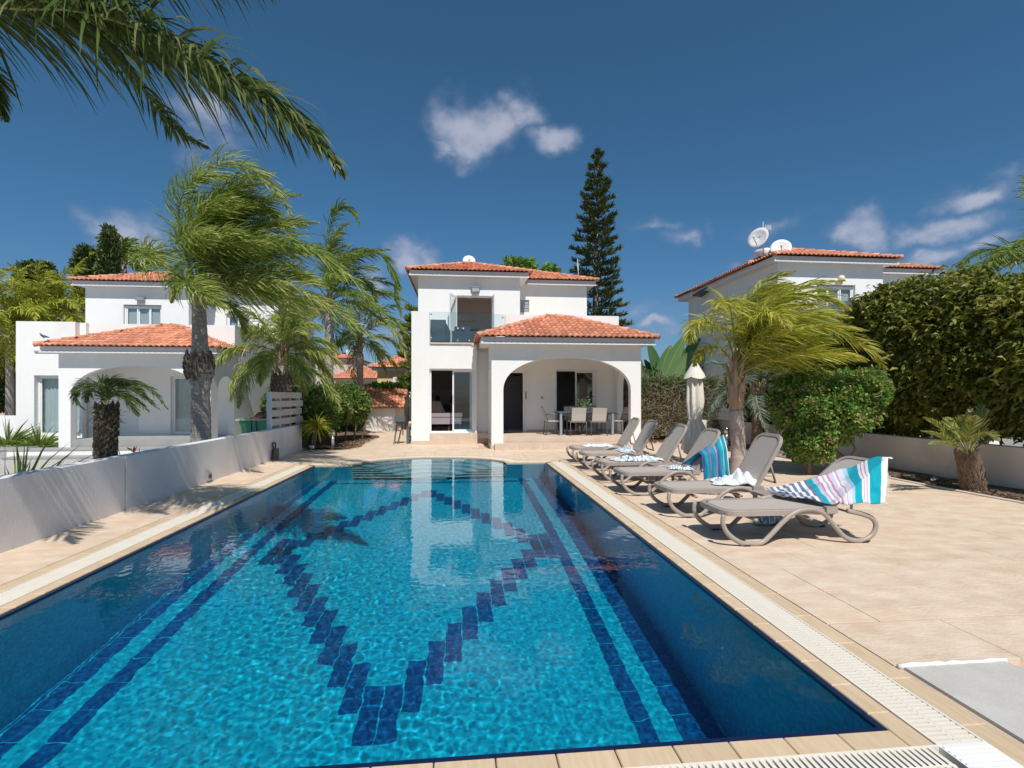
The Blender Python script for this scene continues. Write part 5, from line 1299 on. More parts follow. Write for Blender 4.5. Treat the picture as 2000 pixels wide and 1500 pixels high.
# solar heater group on the right villa
def heater():
    D = 19.3; q = atd(1497, 500, D)
    t = thing('solar_water_heater', 'white solar water heater tank with sloping panels on the right villa roof', 'solar heater', (q.x, q.y, q.z-.2))
    a = atd(1480, 497, D+1.6); b = atd(1499, 494, D)
    tk = MB(); tk.tube([tuple(a), tuple(a.lerp(b, .06)), tuple(a.lerp(b, .94)), tuple(b)], [.12, .20, .20, .14], 16); tk.build('tank', M_['fascia'], t)
    for (p0, p1) in (((1352, 583, 23.5), (1487, 508, 19.6)),):
        A, B_ = atd(*p0), atd(*p1)
        for k, off in ((0, 0.0), (1, .06)):
            mb = MB(); o = Vector((.9, .3, 0)); up = Vector((0, 0, .10))
            V = [A+up, B_+up, B_+up+o, A+up+o, A+up*1.6, B_+up*1.6, B_+up*1.6+o, A+up*1.6+o]
            if k == 0: mb.add([tuple(v) for v in V], [(0, 1, 2, 3), (7, 6, 5, 4), (0, 4, 5, 1), (3, 2, 6, 7), (1, 5, 6, 2), (0, 3, 7, 4)]); mb.build('collector_panel', M_['panel'], t)
    rl = MB(); A, B_ = atd(1400, 555, 22.3), atd(1494, 497, 19.5); rl.tube([tuple(A+Vector((0, 0, .28))), tuple(B_+Vector((0, 0, .05)))], .03, 6); rl.build('support_rail', M_['galv'], t)
    ft = MB(); ft.tube([tuple(b+Vector((0, 0, -.2))), tuple(b+Vector((.1, 0, -.65)))], .04, 6); ft.build('support_leg', M_['galv'], t)
    m = thing('antenna_mast', 'tall thin mast with a small white grid aerial on the right villa roof', 'antenna', tuple(atd(1491, 500, D)))
    mt = MB(); mt.tube([tuple(atd(1491, 505, D)), tuple(atd(1490, 433, D))], .022, 6); mt.build('mast', M_['galv'], m)
    g0 = atd(1496, 448, D); ya = MB()
    for k in range(5): ya.box((g0.x-.02+.05*k, g0.y-.01, g0.z-.02), (g0.x-.005+.05*k, g0.y+.01, g0.z+.17))
    ya.box((g0.x-.06, g0.y-.01, g0.z+.06), (g0.x+.22, g0.y+.01, g0.z+.08)); ya.build('aerial_grid', M_['frame'], m, kind='stuff')
    dish(tuple(atd(1482, 466, D-.1)), .40, math.pi+.55, .25, 'upper satellite dish turned left on the mast of the right villa')
    dish(tuple(atd(1525, 486, D-.3)), .36, -math.pi/2-.5, .35, 'lower right satellite dish beside the solar water tank')
heater()
def pigeon():
    p = atd(85, 660, 16.0); x, y, z = p
    t = thing('pigeon', 'dark pigeon perched on the left corner of the neighbour porch roof', 'bird', (x, y, z))
    b = MB(); b.tube([(x+.17, y, z+.02), (x+.09, y, z+.035), (x, y, z+.05), (x-.06, y, z+.085), (x-.075, y, z+.12), (x-.09, y, z+.135), (x-.125, y, z+.13)], [.012, .028, .045, .034, .02, .02, .004], 8)
    b.build('body', M_['bird'], t)
    for s in (-1, 1): MB().tube([(x-.0, y+s*.015, z+.03), (x, y+s*.015, z-.02)], .005, 4).build('leg', M_['rust'], t)
pigeon()
for i, (px, py, D, s, lab) in enumerate(((155, 842, 19.0, .26, 'black plant pot at the left edge of the neighbour terrace'),)):
    p = atd(px-99+5, py, D); t = thing('plant_pot', lab, 'plant pot', (p.x, p.y, p.z-.0)); z = p.z
    MB().prism([(p.x-s*.8, z), (p.x+s*.8, z), (p.x+s, z+.36), (p.x-s, z+.36)], p.y-s, p.y+s, 0, 'y').build('pot', M_['black'], t)
p = atd(175, 846, 18.9); t = thing('planter_box', 'white planter with yellow green grass inside the neighbour porch', 'planter', tuple(p))
MB().prism([(p.x-.20, p.z), (p.x+.20, p.z), (p.x+.26, p.z+.28), (p.x-.26, p.z+.28)], p.y-.2, p.y+.2, 0, 'y').build('pot', M_['fascia'], t)
fb = MB(); P = np.tile(np.array([[p.x, p.y, p.z+.27]]), (60, 1)) + nr.normal(size=(60, 3))*[.08, .06, .01]
strip_leaves(fb, P, nr.normal(size=(60, 3))*[.6, .5, .2]+[0, 0, 1], np.full(60, .34), np.full(60, .012), 3, 1.0); fb.build('grass', M_['frond_y'], t)
# ------------------------------------------------------------------ houses further away
def far_house(name, label, Y0, px0, px1, pyt, pyb, wallmat, roof=True, over=.4, depth=7, win=None, hip=False, pitch=20, zb=-.4):
    x0, zt = ony(px0, pyt, Y0); x1, _ = ony(px1, pyt, Y0)
    t = thing(name, label, 'house', ((x0+x1)/2, Y0+depth/2, zb))
    MB().box((x0, Y0, zb), (x1, Y0+depth, zt)).build('wall', M_[wallmat], t)
    rf = bpy.data.objects.new('roof', None); COL.objects.link(rf); rf.parent = t
    hip_roof(x0-over, x1+over, Y0-over, Y0+depth+over, zt+.12, R(pitch), rf)
    MB().box((x0-over+.12, Y0-over+.12, zt-.05), (x1+over-.12, Y0+depth, zt+.10)).build('fascia', M_['fascia'], rf)
    for (a, b, c, d, n) in (win or []):
        wa, za = ony(a, c, Y0); wb, zb_ = ony(b, d, Y0)
        sliding(t, 'window', wa, wb, min(za, zb_), max(za, zb_), Y0-.06, leaves=n, curtain=False, fw=.09)
        MB().box((wa+.05, Y0-.02, min(za, zb_)+.05), (wb-.05, Y0-.004, max(za, zb_)-.05)).build('blind', M_['curtain'], t)
    return t
far_house('far_house', 'yellow bungalow with white framed window just left of the main villa', 30.0, 737, 812, 722, 800, 'yellow', win=[(768, 800, 736, 764, 2)], depth=6, pitch=26)
far_house('far_house', 'low cream house with wide orange roof between the two palm trunks', 44.0, 655, 745, 742, 770, 'cream', depth=8, over=.6, pitch=24)
h = far_house('far_house', 'pink two storey house with dark solar panels behind the palms', 52.0, 607, 692, 702, 780, 'pink', win=[(611, 624, 711, 728, 2)], depth=7, pitch=14)
p = atd(660, 692, 54); s = thing('roof_solar_heater', 'distant dark solar panels with white tank on the pink house roof', 'solar heater', tuple(p))
MB().prism([(p.x-1.3, p.z-.4), (p.x+.9, p.z-.6), (p.x+1.3, p.z+.2), (p.x-.4, p.z+.1)], p.y-.2, p.y, 0, 'y').build('collector_panel', M_['panel'], s); MB().tube([(p.x+.9, p.y, p.z+.1), (p.x+1.7, p.y, p.z+.1)], .4, 10).build('tank', M_['fascia'], s)
w = thing('distant_white_wall', 'small white sloping chimney wall behind the broad banana leaves', 'wall', tuple(atd(1323, 735, 30))); a, b, c, d = atd(1310, 735, 30), atd(1332, 735, 30), atd(1331, 712, 30), atd(1320, 712, 30)
MB().prism([(a.x, a.z), (b.x, b.z), (c.x, c.z), (d.x, d.z)], a.y, a.y+.6, 0, 'y').build('wall_section', M_['white'], w)
far_house('far_house', 'distant low house with orange roof seen at the far left under the dark tree', 40, -40, 64, 765, 800, 'pink', depth=6, pitch=16)
w = thing('neighbour_rear_wall', 'low white wall beside the plants at the far left edge', 'wall', (-20, 24, -.3)); a = atd(-60, 812, 22); MB().box((a.x, a.y, -.5), (a.x+7.2, a.y+.2, a.z)).build('wall_section', M_['wall_l'], w)
# ------------------------------------------------------------------ palms
WIND = (1.5, -.15, 0)
def seedr(s):
    global nr
    nr = np.random.default_rng(s)
def P3(px, py, D): return tuple(atd(px, py, D))
# near palm, trunk outside the frame on the left; its fronds hang into the picture
b0 = atd(-330, 30, 4.7); seedr(21)
kw0 = dict(leaf=.95, w=.0135, n=300, droop=1.25, plume=.5, tint=(.1, .75), stem=.026, start=.0, lwind=.35, wind=(.4, 0, 0), a0=1.2, a1=.5, lsteps=4, tipy=.35)
palm('queen_palm', 'near palm whose dark fronds hang into the top left corner of the picture', (b0.x, b0.y, -.3), (b0.x, b0.y, b0.z-.5), .19, .15, 11, 3.0, (.9, 0, 0), M_['frond_d'], M_['trunk'], grav=1.5, leaf=.75, n=80, w=.016, seed=22, els=(75, -5), az_rng=(140, 330), stem=.03,
     extra=[dict(path=[P3(-330, 0, 4.7), P3(-120, -10, 4.6), P3(10, 14, 4.5), P3(140, 18, 4.4), P3(270, 55, 4.35), P3(400, 120, 4.3), P3(510, 185, 4.25), P3(600, 255, 4.2), P3(668, 335, 4.15)], **kw0),
            dict(path=[P3(-330, -30, 4.9), P3(-60, -60, 5.0), P3(120, 0, 5.1), P3(215, 90, 5.2), P3(290, 190, 5.3), P3(345, 250, 5.35), P3(405, 288, 5.4)], **{**kw0, 'leaf': .55, 'n': 110}),
            dict(path=[P3(-330, -40, 4.6), P3(-100, -100, 4.4), P3(200, -150, 4.3), P3(420, -120, 4.2), P3(560, -60, 4.2)], **kw0),
            dict(path=[P3(-330, -10, 5.0), P3(-200, 40, 5.2), P3(-60, 120, 5.3), P3(10, 230, 5.4)], **{**kw0, 'leaf': .6}),
            dict(path=[P3(-330, -10, 4.8), P3(-100, -40, 4.8), P3(60, 0, 4.75), P3(200, 40, 4.7), P3(320, 110, 4.7)], **{**kw0, 'n': 200})])
# the large windblown palm behind the left wall
t1 = atd(386, 680, 10.6); bb1 = atd(391, 905, 10.6)
palm('queen_palm', 'large windblown queen palm with bulging grey trunk behind the left wall', (bb1.x, bb1.y, -.3), tuple(atd(388, 600, 10.6)), .215, .13, 26, 2.7, (1.8, -.1, .15), M_['frond_g'], M_['trunk'], grav=1.0, leaf=.72, n=125, w=.0115, seed=31, els=(88, 5), az_rng=(-110, 110), bulge=(.66, .09, .075, True), shaft=.75, droop=.85, plume=.75, tint=(.1, .75), tipy=.6, lwind=.75, stem=.022,
     extra=[dict(path=[P3(388, 560, 10.6), P3(370, 430, 10.4), P3(390, 350, 10.3), P3(450, 320, 10.1), P3(520, 350, 9.9), P3(570, 420, 9.8)], leaf=.72, w=.012, n=130, droop=1.0, plume=.6, tint=(.3, .8), wind=(1.2, 0, 0), start=.15),
            dict(path=[P3(388, 560, 10.6), P3(390, 440, 10.8), P3(440, 390, 10.8), P3(520, 410, 10.7), P3(600, 500, 10.6)], leaf=.72, w=.012, n=130, droop=1.0, plume=.6, tint=(.1, .6), wind=(1.2, 0, 0), start=.15),
            dict(path=[P3(388, 565, 10.6), P3(360, 480, 10.2), P3(350, 400, 10.0), P3(385, 350, 9.8), P3(450, 345, 9.6)], leaf=.65, w=.012, n=110, droop=.8, plume=.6, tint=(.2, .7), wind=(1.4, 0, 0), start=.15),
            dict(path=[P3(390, 575, 10.6), P3(460, 500, 10.2), P3(560, 470, 10.0), P3(660, 520, 9.8), P3(730, 590, 9.7)], leaf=.7, w=.012, n=130, droop=1.2, plume=.5, tint=(.1, .7), wind=(1.0, 0, 0), start=.12),
            dict(path=[P3(390, 590, 10.6), P3(460, 560, 10.1), P3(570, 560, 9.9), P3(670, 620, 9.7), P3(740, 665, 9.6)], leaf=.6, w=.012, n=130, droop=1.2, plume=.5, tint=(.3, 1), wind=(1.0, 0, 0), start=.12),
            dict(path=[P3(386, 590, 10.6), P3(365, 550, 10.4), P3(345, 555, 10.3), P3(335, 590, 10.2)], leaf=.42, w=.01, n=70, droop=1.2, plume=.5, tint=(.2, .7), wind=(.6, 0, 0), start=.12),
            dict(path=[P3(390, 600, 10.6), P3(430, 590, 10.9), P3(460, 610, 11.1), P3(480, 650, 11.3)], leaf=.55, w=.011, n=90, droop=1.3, plume=.5, tint=(0, .5), wind=(.8, 0, 0), start=.1)])
# second palm on the left, shorter, hanging fronds
p2b = atd(549, 860, 14.3)
palm('queen_palm', 'shorter palm with hanging yellow green fronds beside the slat fence', (p2b.x, p2b.y, -.3), tuple(atd(550, 715, 14.3)), .17, .15, 22, 2.0, (.5, 0, 0), M_['frond_g'], M_['trunk'], grav=2.2, leaf=.55, n=95, w=.014, seed=41, els=(80, -20), bulge=(.80, .09, .12, True), shaft=.62, droop=1.6, plume=.45, tint=(.25, .85), tipy=.6, stem=.02)
# third and fourth palms, taller and further
p3b = atd(640, 840, 20.5)
palm('queen_palm', 'tall slender ringed palm, left one of the pair above the big shrub', (p3b.x, p3b.y, -.3), tuple(atd(642, 610, 20.5)), .185, .15, 20, 3.2, (.8, 0, 0), M_['frond_g'], M_['trunk2'], grav=1.5, leaf=.75, n=80, w=.016, seed=51, els=(88, -10), shaft=.8, droop=1.1, plume=.45, tint=(.05, .6), stem=.028, az_rng=(-140, 140),
     extra=[dict(path=[P3(645, 590, 20.5), P3(640, 480, 20.5), P3(655, 415, 20.5), P3(680, 408, 20.4), P3(704, 440, 20.3)], leaf=.75, w=.02, n=100, droop=1.0, plume=.3, tint=(0, .4), wind=(.8, 0, 0)),
            dict(path=[P3(650, 590, 20.5), P3(690, 510, 20.2), P3(740, 495, 20.0), P3(770, 540, 19.9), P3(774, 575, 19.8)], leaf=.8, w=.02, n=100, droop=1.3, plume=.2, tint=(0, .4), wind=(.5, 0, 0)),
            dict(path=[P3(650, 590, 20.5), P3(685, 545, 21), P3(720, 560, 21.3), P3(745, 620, 21.5)], leaf=.7, w=.02, n=90, droop=1.2, plume=.4, tint=(.0, .5), wind=(.5, 0, 0))])
p4b = atd(703, 840, 24.0)
palm('queen_palm', 'slimmer ringed palm, right one of the pair above the big shrub', (p4b.x, p4b.y, -.3), tuple(atd(702, 690, 24.0)), .17, .13, 15, 2.7, (.7, 0, 0), M_['frond_g'], M_['trunk2'], grav=1.9, leaf=.7, n=70, w=.017, seed=61, els=(70, -20), shaft=1.1, droop=1.2, plume=.4, tint=(.2, .9), stem=.028, bulge=(.93, .05, .10, False),
     extra=[dict(path=[P3(704, 660, 24), P3(730, 625, 23.5), P3(765, 640, 23.2), P3(792, 690, 23), P3(806, 730, 22.9)], leaf=.6, w=.02, n=90, droop=1.3, plume=.3, tint=(.4, 1), wind=(.4, 0, 0)),
            dict(path=[P3(704, 660, 24), P3(725, 590, 24), P3(765, 575, 23.8), P3(784, 620, 23.6)], leaf=.7, w=.02, n=90, droop=1.3, plume=.3, tint=(0, .4), wind=(.4, 0, 0)),
            dict(path=[P3(702, 690, 24), P3(685, 672, 24), P3(660, 670, 24), P3(648, 690, 24)], leaf=.4, w=.018, n=60, droop=1.6, plume=.3, tint=(.2, .6))])
# palm between the loungers
p5b = atd(1441, 932, 10.2)
palm('queen_palm', 'windblown yellow green palm with grey ringed trunk among the sun loungers', (p5b.x, p5b.y, -.05), tuple(atd(1437, 800, 10.2)), .150, .128, 21, 2.3, (1.7, -.1, .15), M_['frond_y'], M_['trunk2'], grav=1.15, leaf=.6, n=105, w=.0105, seed=71, els=(86, 22), az_rng=(-115, 62), shaft=1.35, droop=.9, plume=.5, tint=(0, .8), tipy=.3, lwind=1.0, stem=.02,
     extra=[dict(path=[P3(1438, 720, 10.2), P3(1460, 650, 10.1), P3(1530, 590, 9.9), P3(1600, 580, 9.8), P3(1660, 605, 9.7)], leaf=.62, w=.012, n=120, droop=.9, plume=.5, tint=(.1, .8), wind=(1.2, 0, 0)),
            dict(path=[P3(1438, 720, 10.2), P3(1420, 660, 10.0), P3(1385, 630, 9.8), P3(1355, 640, 9.6), P3(1345, 670, 9.5)], leaf=.55, w=.012, n=100, droop=1.3, plume=.5, tint=(.1, .8), wind=(.5, 0, 0)),
            dict(path=[P3(1438, 705, 10.2), P3(1432, 640, 9.8), P3(1425, 600, 9.3), P3(1415, 590, 8.9), P3(1405, 600, 8.5)], leaf=.55, w=.012, n=100, droop=1.1, plume=.5, tint=(.1, .8), wind=(.8, 0, 0)),
            dict(path=[P3(1438, 705, 10.2), P3(1470, 640, 9.8), P3(1500, 610, 9.2), P3(1520, 615, 8.8), P3(1540, 640, 8.4)], leaf=.55, w=.012, n=100, droop=1.1, plume=.5, tint=(.1, .8), wind=(.8, 0, 0)),
            dict(path=[P3(1440, 730, 10.2), P3(1500, 650, 9.9), P3(1590, 630, 9.7), P3(1680, 670, 9.6), P3(1730, 720, 9.5)], leaf=.6, w=.012, n=120, droop=1.1, plume=.5, tint=(.1, .9), wind=(1.2, 0, 0)),
            dict(path=[P3(1436, 715, 10.2), P3(1405, 680, 10.1), P3(1375, 685, 10.0), P3(1355, 715, 9.9)], leaf=.36, w=.012, n=80, droop=1.5, plume=.4, tint=(.2, .8), wind=(.4, 0, 0))])
p6b = atd(1478, 878, 14.8)
palm('date_palm', 'blue green date palm half hidden behind the ringed palm trunk', (p6b.x, p6b.y, -.05), tuple(atd(1480, 770, 14.8)), .17, .17, 26, 1.9, (.9, 0, 0), M_['frond_b'], M_['boot'], grav=1.7, leaf=.42, n=85, w=.011, seed=81, els=(85, -30), shaft=.2, droop=.7, plume=.25, tint=(.1, .9), stem=.018, rings=False)
# palm behind the big hedge at the far right
p7 = atd(2090, 520, 13.5)
palm('queen_palm', 'palm behind the tall hedge leaning its fronds in from the right edge', (p7.x, p7.y, -.5), (p7.x, p7.y, p7.z-.4), .2, .16, 14, 3.2, (.8, 0, 0), M_['frond_g'], M_['trunk'], grav=1.4, leaf=.7, n=80, w=.016, seed=91, els=(80, -10), stem=.025,
     extra=[dict(path=[P3(2080, 500, 13.5), P3(2030, 495, 13.2), P3(1960, 510, 13.0), P3(1895, 525, 12.8), P3(1862, 560, 12.7), P3(1855, 600, 12.6)], leaf=.62, w=.015, n=130, droop=.8, plume=.45, tint=(.0, .6), wind=(.9, 0, 0)),
            dict(path=[P3(2080, 480, 13.5), P3(2040, 450, 13.2), P3(1990, 480, 13.0), P3(1950, 500, 12.8), P3(1910, 545, 12.7)], leaf=.6, w=.015, n=120, droop=.8, plume=.45, tint=(.1, .6), wind=(.9, 0, 0)),
            dict(path=[P3(2080, 520, 13.5), P3(2000, 545, 13.0), P3(1930, 555, 12.7), P3(1890, 600, 12.5)], leaf=.6, w=.015, n=120, droop=.8, plume=.45, tint=(.1, .5), wind=(.9, 0, 0))])
# small date palm left, with pineapple trunk
def small_palm(name, label, base, top, r0, r1, fronds, mat, seed, stubs=260, bot=.05):
    seedr(seed); t = thing(name, label, 'palm tree', tuple(base)); base, top = np.array(base, float), np.array(top, float); H = top-base
    mb = MB(); K = 14; mb.tube([(base + H*i/K).tolist() for i in range(K+1)], [r0+(r1-r0)*math.sin(min(1, i/K*1.15)*math.pi/2) for i in range(K+1)], 12); mb.build('trunk', M_['boot'], t)
    sb = MB(); L = np.linalg.norm(H)
    for k in range(stubs):
        f = (k+.5)/stubs; a = k*2.3999; o = np.array([math.cos(a), math.sin(a), 0]); q = base + H*f + o*(r0+(r1-r0)*math.sin(min(1, f*1.15)*math.pi/2))*.93
        s = .8+.5*nr.random()
        sb.tube([q.tolist(), (q+o*.035*s+[0, 0, .03]).tolist(), (q+o*.045*s+[0, 0, .085*s]).tolist()], [.034, .026, .006], 4)
    sb.build('leaf_bases', M_['boot'], t, kind='stuff')
    for kw in fronds:
        fb = MB(); frond(fb, None, None, 1, **kw); fb.build('frond', [mat, M_['petiole']], t)
    return t
c = atd(205, 800, 9.3); ct = np.array(atd(208, 790, 9.3)); fr = []
def f_(pts, D, **k): return dict(path=[tuple(atd(x, y, D + k.pop('dz', 0)*0 + i*k.get('dd', 0))) for i, (x, y) in enumerate(pts)], **{**dict(leaf=.26, w=.009, n=64, droop=.9, plume=.3, tint=(.1, .7), wind=(.5, 0, 0), start=.12, stem=.011, a0=1.0, a1=.45), **{q: v for q, v in k.items() if q != 'dd'}})
fr += [f_([(207, 790), (205, 765), (190, 755), (165, 757), (148, 770), (150, 790)], 9.3), f_([(207, 790), (205, 760), (185, 750), (160, 752), (146, 780), (165, 800)], 9.5)]
fr += [f_([(208, 790), (212, 762), (235, 745), (275, 752), (305, 772), (328, 800)], 9.3), f_([(208, 790), (215, 765), (245, 758), (280, 775), (312, 800)], 9.1), f_([(208, 790), (214, 755), (240, 745), (270, 748), (300, 762)], 9.5), f_([(208, 790), (218, 768), (240, 768), (268, 785), (292, 805)], 9.0),
       f_([(208, 788), (207, 755), (215, 742), (240, 745), (262, 765)], 9.4), f_([(208, 790), (222, 770), (240, 775), (258, 795), (270, 812)], 8.9), f_([(206, 790), (200, 760), (205, 745), (225, 745), (245, 760)], 9.6), f_([(206, 790), (195, 770), (178, 765), (168, 785)], 9.0), f_([(208, 790), (215, 760), (240, 750), (270, 760), (296, 790)], 9.7)]
small_palm('date_palm', 'small palm with scaly pineapple trunk in the neighbour garden', (c.x, c.y, -.32), tuple(ct), .115, .145, fr, M_['frond_d'], 5)
fb = MB(); seedr(66)
par = [o for o in bpy.data.objects if o.get('label', '').startswith('small palm with scaly')][0]
P = np.array(ct) + nr.normal(size=(260, 3))*[.07, .07, .14] - [0, 0, .22]; strip_leaves(fb, P, nr.normal(size=(260, 3))*[1, .8, .5] + [.3, -.3, .2], np.full(260, .20), np.full(260, .008), 3, 1.3, tint=nr.random(260)*.6+.4)
fb.build('skirt', M_['frond_d'], par, kind='stuff')
c = atd(1903, 960, 8.55); ct = atd(1888, 885, 8.5); fr = []
def g_(pts, D, dd=0, **k): return f_(pts, D, dd=dd, **{**dict(leaf=.20, w=.008, n=72, droop=.15, plume=.18, tint=(.3, 1), wind=(.0, 0, 0), a0=.75, a1=.35, start=.22, stem=.012), **k})
fr += [g_([(1885, 885), (1868, 862), (1845, 840), (1822, 823), (1805, 815)], 8.5, -.04), g_([(1885, 885), (1860, 865), (1832, 848), (1800, 842)], 8.5, -.1), g_([(1888, 885), (1880, 850), (1880, 825), (1888, 812)], 8.5, -.12),
       g_([(1890, 885), (1898, 850), (1900, 820), (1895, 795)], 8.5, .1), g_([(1892, 885), (1912, 850), (1922, 820), (1926, 800)], 8.5), g_([(1893, 885), (1925, 860), (1945, 845), (1960, 842)], 8.5, .1), g_([(1888, 885), (1870, 850), (1858, 830), (1850, 815)], 8.6, .15), g_([(1890, 885), (1905, 845), (1915, 810), (1915, 785)], 8.6, .12),
       g_([(1890, 885), (1905, 860), (1925, 850), (1950, 860)], 8.4, -.15), g_([(1887, 885), (1862, 870), (1840, 865), (1815, 868)], 8.4, -.12), g_([(1889, 885), (1890, 855), (1900, 830), (1905, 812)], 8.3, -.15)]
small_palm('sago_palm', 'squat palm with dark scaly trunk against the right cream wall', (c.x, c.y, -.02), tuple(ct), .14, .115, fr, M_['frond_g'], 8, stubs=420)
cl = MB(); q = atd(1875, 945, 8.5)
# ------------------------------------------------------------------ hedges and shrubs
def volume_hedge(name, label, cat, boxes, mat, n, size, w, k, tint=(0, 1), droop=1.0, bumps=.25, seed=1, spread=.7, core=True, twigs=0, group=None, topbias=0, holes=0, kind=None):
    """boxes: ellipsoids/boxes (x0,y0,z0,x1,y1,z1,round); leaves on a lumpy skin over a solid dark core painted as shaded depth"""
    seedr(seed); t = thing(name, label, cat, ((boxes[0][0]+boxes[0][3])/2, (boxes[0][1]+boxes[0][4])/2, 0), group=group)
    Ps, Ns = [], []; vol = [((b[3]-b[0])*(b[4]-b[1]) + (b[4]-b[1])*(b[5]-b[2]) + (b[3]-b[0])*(b[5]-b[2])) for b in boxes]; tot = sum(vol)
    for b, v_ in zip(boxes, vol):
        m = int(n*v_/tot); c0 = np.array([(b[0]+b[3])/2, (b[1]+b[4])/2, (b[2]+b[5])/2]); h = np.array([(b[3]-b[0])/2, (b[4]-b[1])/2, (b[5]-b[2])/2]); p_ = b[6]
        d = nr.normal(size=(m*3, 3)); d = nz(d)
        e = np.abs(d)**p_; rr = 1/np.maximum(e.sum(1), 1e-6)**(1/p_)
        pos = d*rr[:, None]
        lump = 1 + bumps*(np.sin(pos[:, 0]*h[0]*4.1+1)*np.sin(pos[:, 1]*h[1]*3.7)*np.sin(pos[:, 2]*h[2]*4.4+2) + .5*np.sin(pos[:, 0]*h[0]*9+pos[:, 2]*h[2]*7)*np.sin(pos[:, 1]*h[1]*8)) - .22*nr.random(len(pos))**1.5
        P = c0 + pos*h*lump[:, None]; Nn = nz(pos**1/h)
        area = np.linalg.norm(Nn*h, axis=1)
        keep = (P[:, 2] > .06)
        if holes: keep &= (np.sin(P[:, 1]*5.3+P[:, 2]*3)*np.sin(P[:, 2]*6.1+P[:, 0]*4) < 1-holes)
        P, Nn = P[keep][:m], Nn[keep][:m]; Ps.append(P); Ns.append(Nn)
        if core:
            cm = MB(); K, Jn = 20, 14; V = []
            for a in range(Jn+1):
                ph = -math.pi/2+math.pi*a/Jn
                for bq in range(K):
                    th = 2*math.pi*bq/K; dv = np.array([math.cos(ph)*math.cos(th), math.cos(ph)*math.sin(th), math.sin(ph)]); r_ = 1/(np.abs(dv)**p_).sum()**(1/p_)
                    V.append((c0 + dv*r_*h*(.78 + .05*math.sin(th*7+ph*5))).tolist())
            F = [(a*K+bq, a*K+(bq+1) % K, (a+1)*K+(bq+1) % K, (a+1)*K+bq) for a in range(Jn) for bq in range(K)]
            cm.add(V, F, smooth=True); cm.build('dark_core', M_['core'], t)
    P, Nn = np.concatenate(Ps), np.concatenate(Ns)
    lf = MB(); leaf_cloud(lf, P, Nn, size, w, k, spread, droop, tint, clus=size*.55, up=.15, tclus=.72)
    o = lf.build('foliage', mat, t)
    if twigs:
        tw = MB(); idx = nr.integers(0, len(P), twigs)
        for i in idx:
            q = P[i]; d = Nn[i]*.5 + nr.normal(size=3)*.6 + [0, 0, .25]; d = d/np.linalg.norm(d); L = .25+.35*nr.random(); q0 = q - d*L*.7
            mid = q0 + d*L*.5 + nr.normal(size=3)*.04; tw.tube([q0.tolist(), mid.tolist(), (q+d*L*.3).tolist()], [.008, .006, .002], 3)
        tw.build('twigs', M_['twig'], t, kind='stuff')
    return t
def limbs(t, pts_list, mat='bark'):
    for pts, r in pts_list:
        mb = MB(); n = len(pts); mb.tube(pts, [r*(1-.5*i/(n-1)) for i in range(n)], 8); mb.build('trunk', M_[mat], t)
# the big hedge on the right, three shrubs grown together
volume_hedge('tall_hedge', 'tall dark drooping leaved hedge overhanging the right garden wall', 'hedge', [(9.1, 9.6, .75, 11.2, 14.2, 3.45, 3.0), (9.0, 5.0, .80, 11.4, 8.6, 3.5, 3.0), (8.95, 7.6, .9, 11.0, 10.6, 3.75, 2.6), (8.9, 11.0, .7, 10.8, 12.8, 3.0, 2.3), (9.0, 8.9, 2.2, 10.6, 11.6, 3.95, 2.2), (9.1, 13.4, .7, 11.0, 17.6, 3.0, 2.6)], M_['hedge'], 24000, .150, .026, 8, tint=(0, .86), droop=1.7, bumps=.22, seed=101, spread=.66, twigs=420)
volume_hedge('reddish_hedge', 'taller reddish tipped hedge section near the right edge of the picture', 'hedge', [(9.2, 4.2, 1.7, 11.3, 8.6, 3.95, 2.4)], M_['hedge'], 4200, .150, .026, 7, tint=(.15, 1.0), droop=1.3, bumps=.16, seed=102, spread=.7, twigs=110)
volume_hedge('bougainvillea', 'sparse brownish bougainvillea at the right edge behind the squat palm', 'shrub', [(9.0, 5.6, .9, 9.8, 7.6, 2.0, 2.0)], M_['shrub2'], 1500, .085, .028, 6, tint=(.2, 1), droop=.6, bumps=.2, seed=103, spread=.9, twigs=330, core=False)
t = volume_hedge('round_shrub', 'round bright green shrub on a leaning bare stem behind the loungers', 'shrub', [(6.75, 9.1, .72, 8.35, 10.9, 1.95, 2.2), (6.4, 9.3, .8, 7.6, 10.6, 2.02, 2.0), (6.6, 9.2, .25, 7.6, 10.3, 1.2, 2.0), (7.4, 9.0, 1.2, 8.5, 10.2, 2.08, 2.0)], M_['shrub'], 7600, .060, .021, 7, tint=(0, 1), droop=.4, bumps=.26, seed=104, spread=.9, twigs=160)
limbs(t, [([(8.15, 9.95, -.02), (8.05, 9.95, .25), (7.75, 9.98, .45), (7.45, 10, .8)], .065), ([(8.05, 9.95, .22), (8.1, 9.8, .5), (7.9, 9.9, .9)], .03), ([(7.0, 9.7, -.02), (7.0, 9.7, .4), (7.1, 9.8, .9)], .04)])
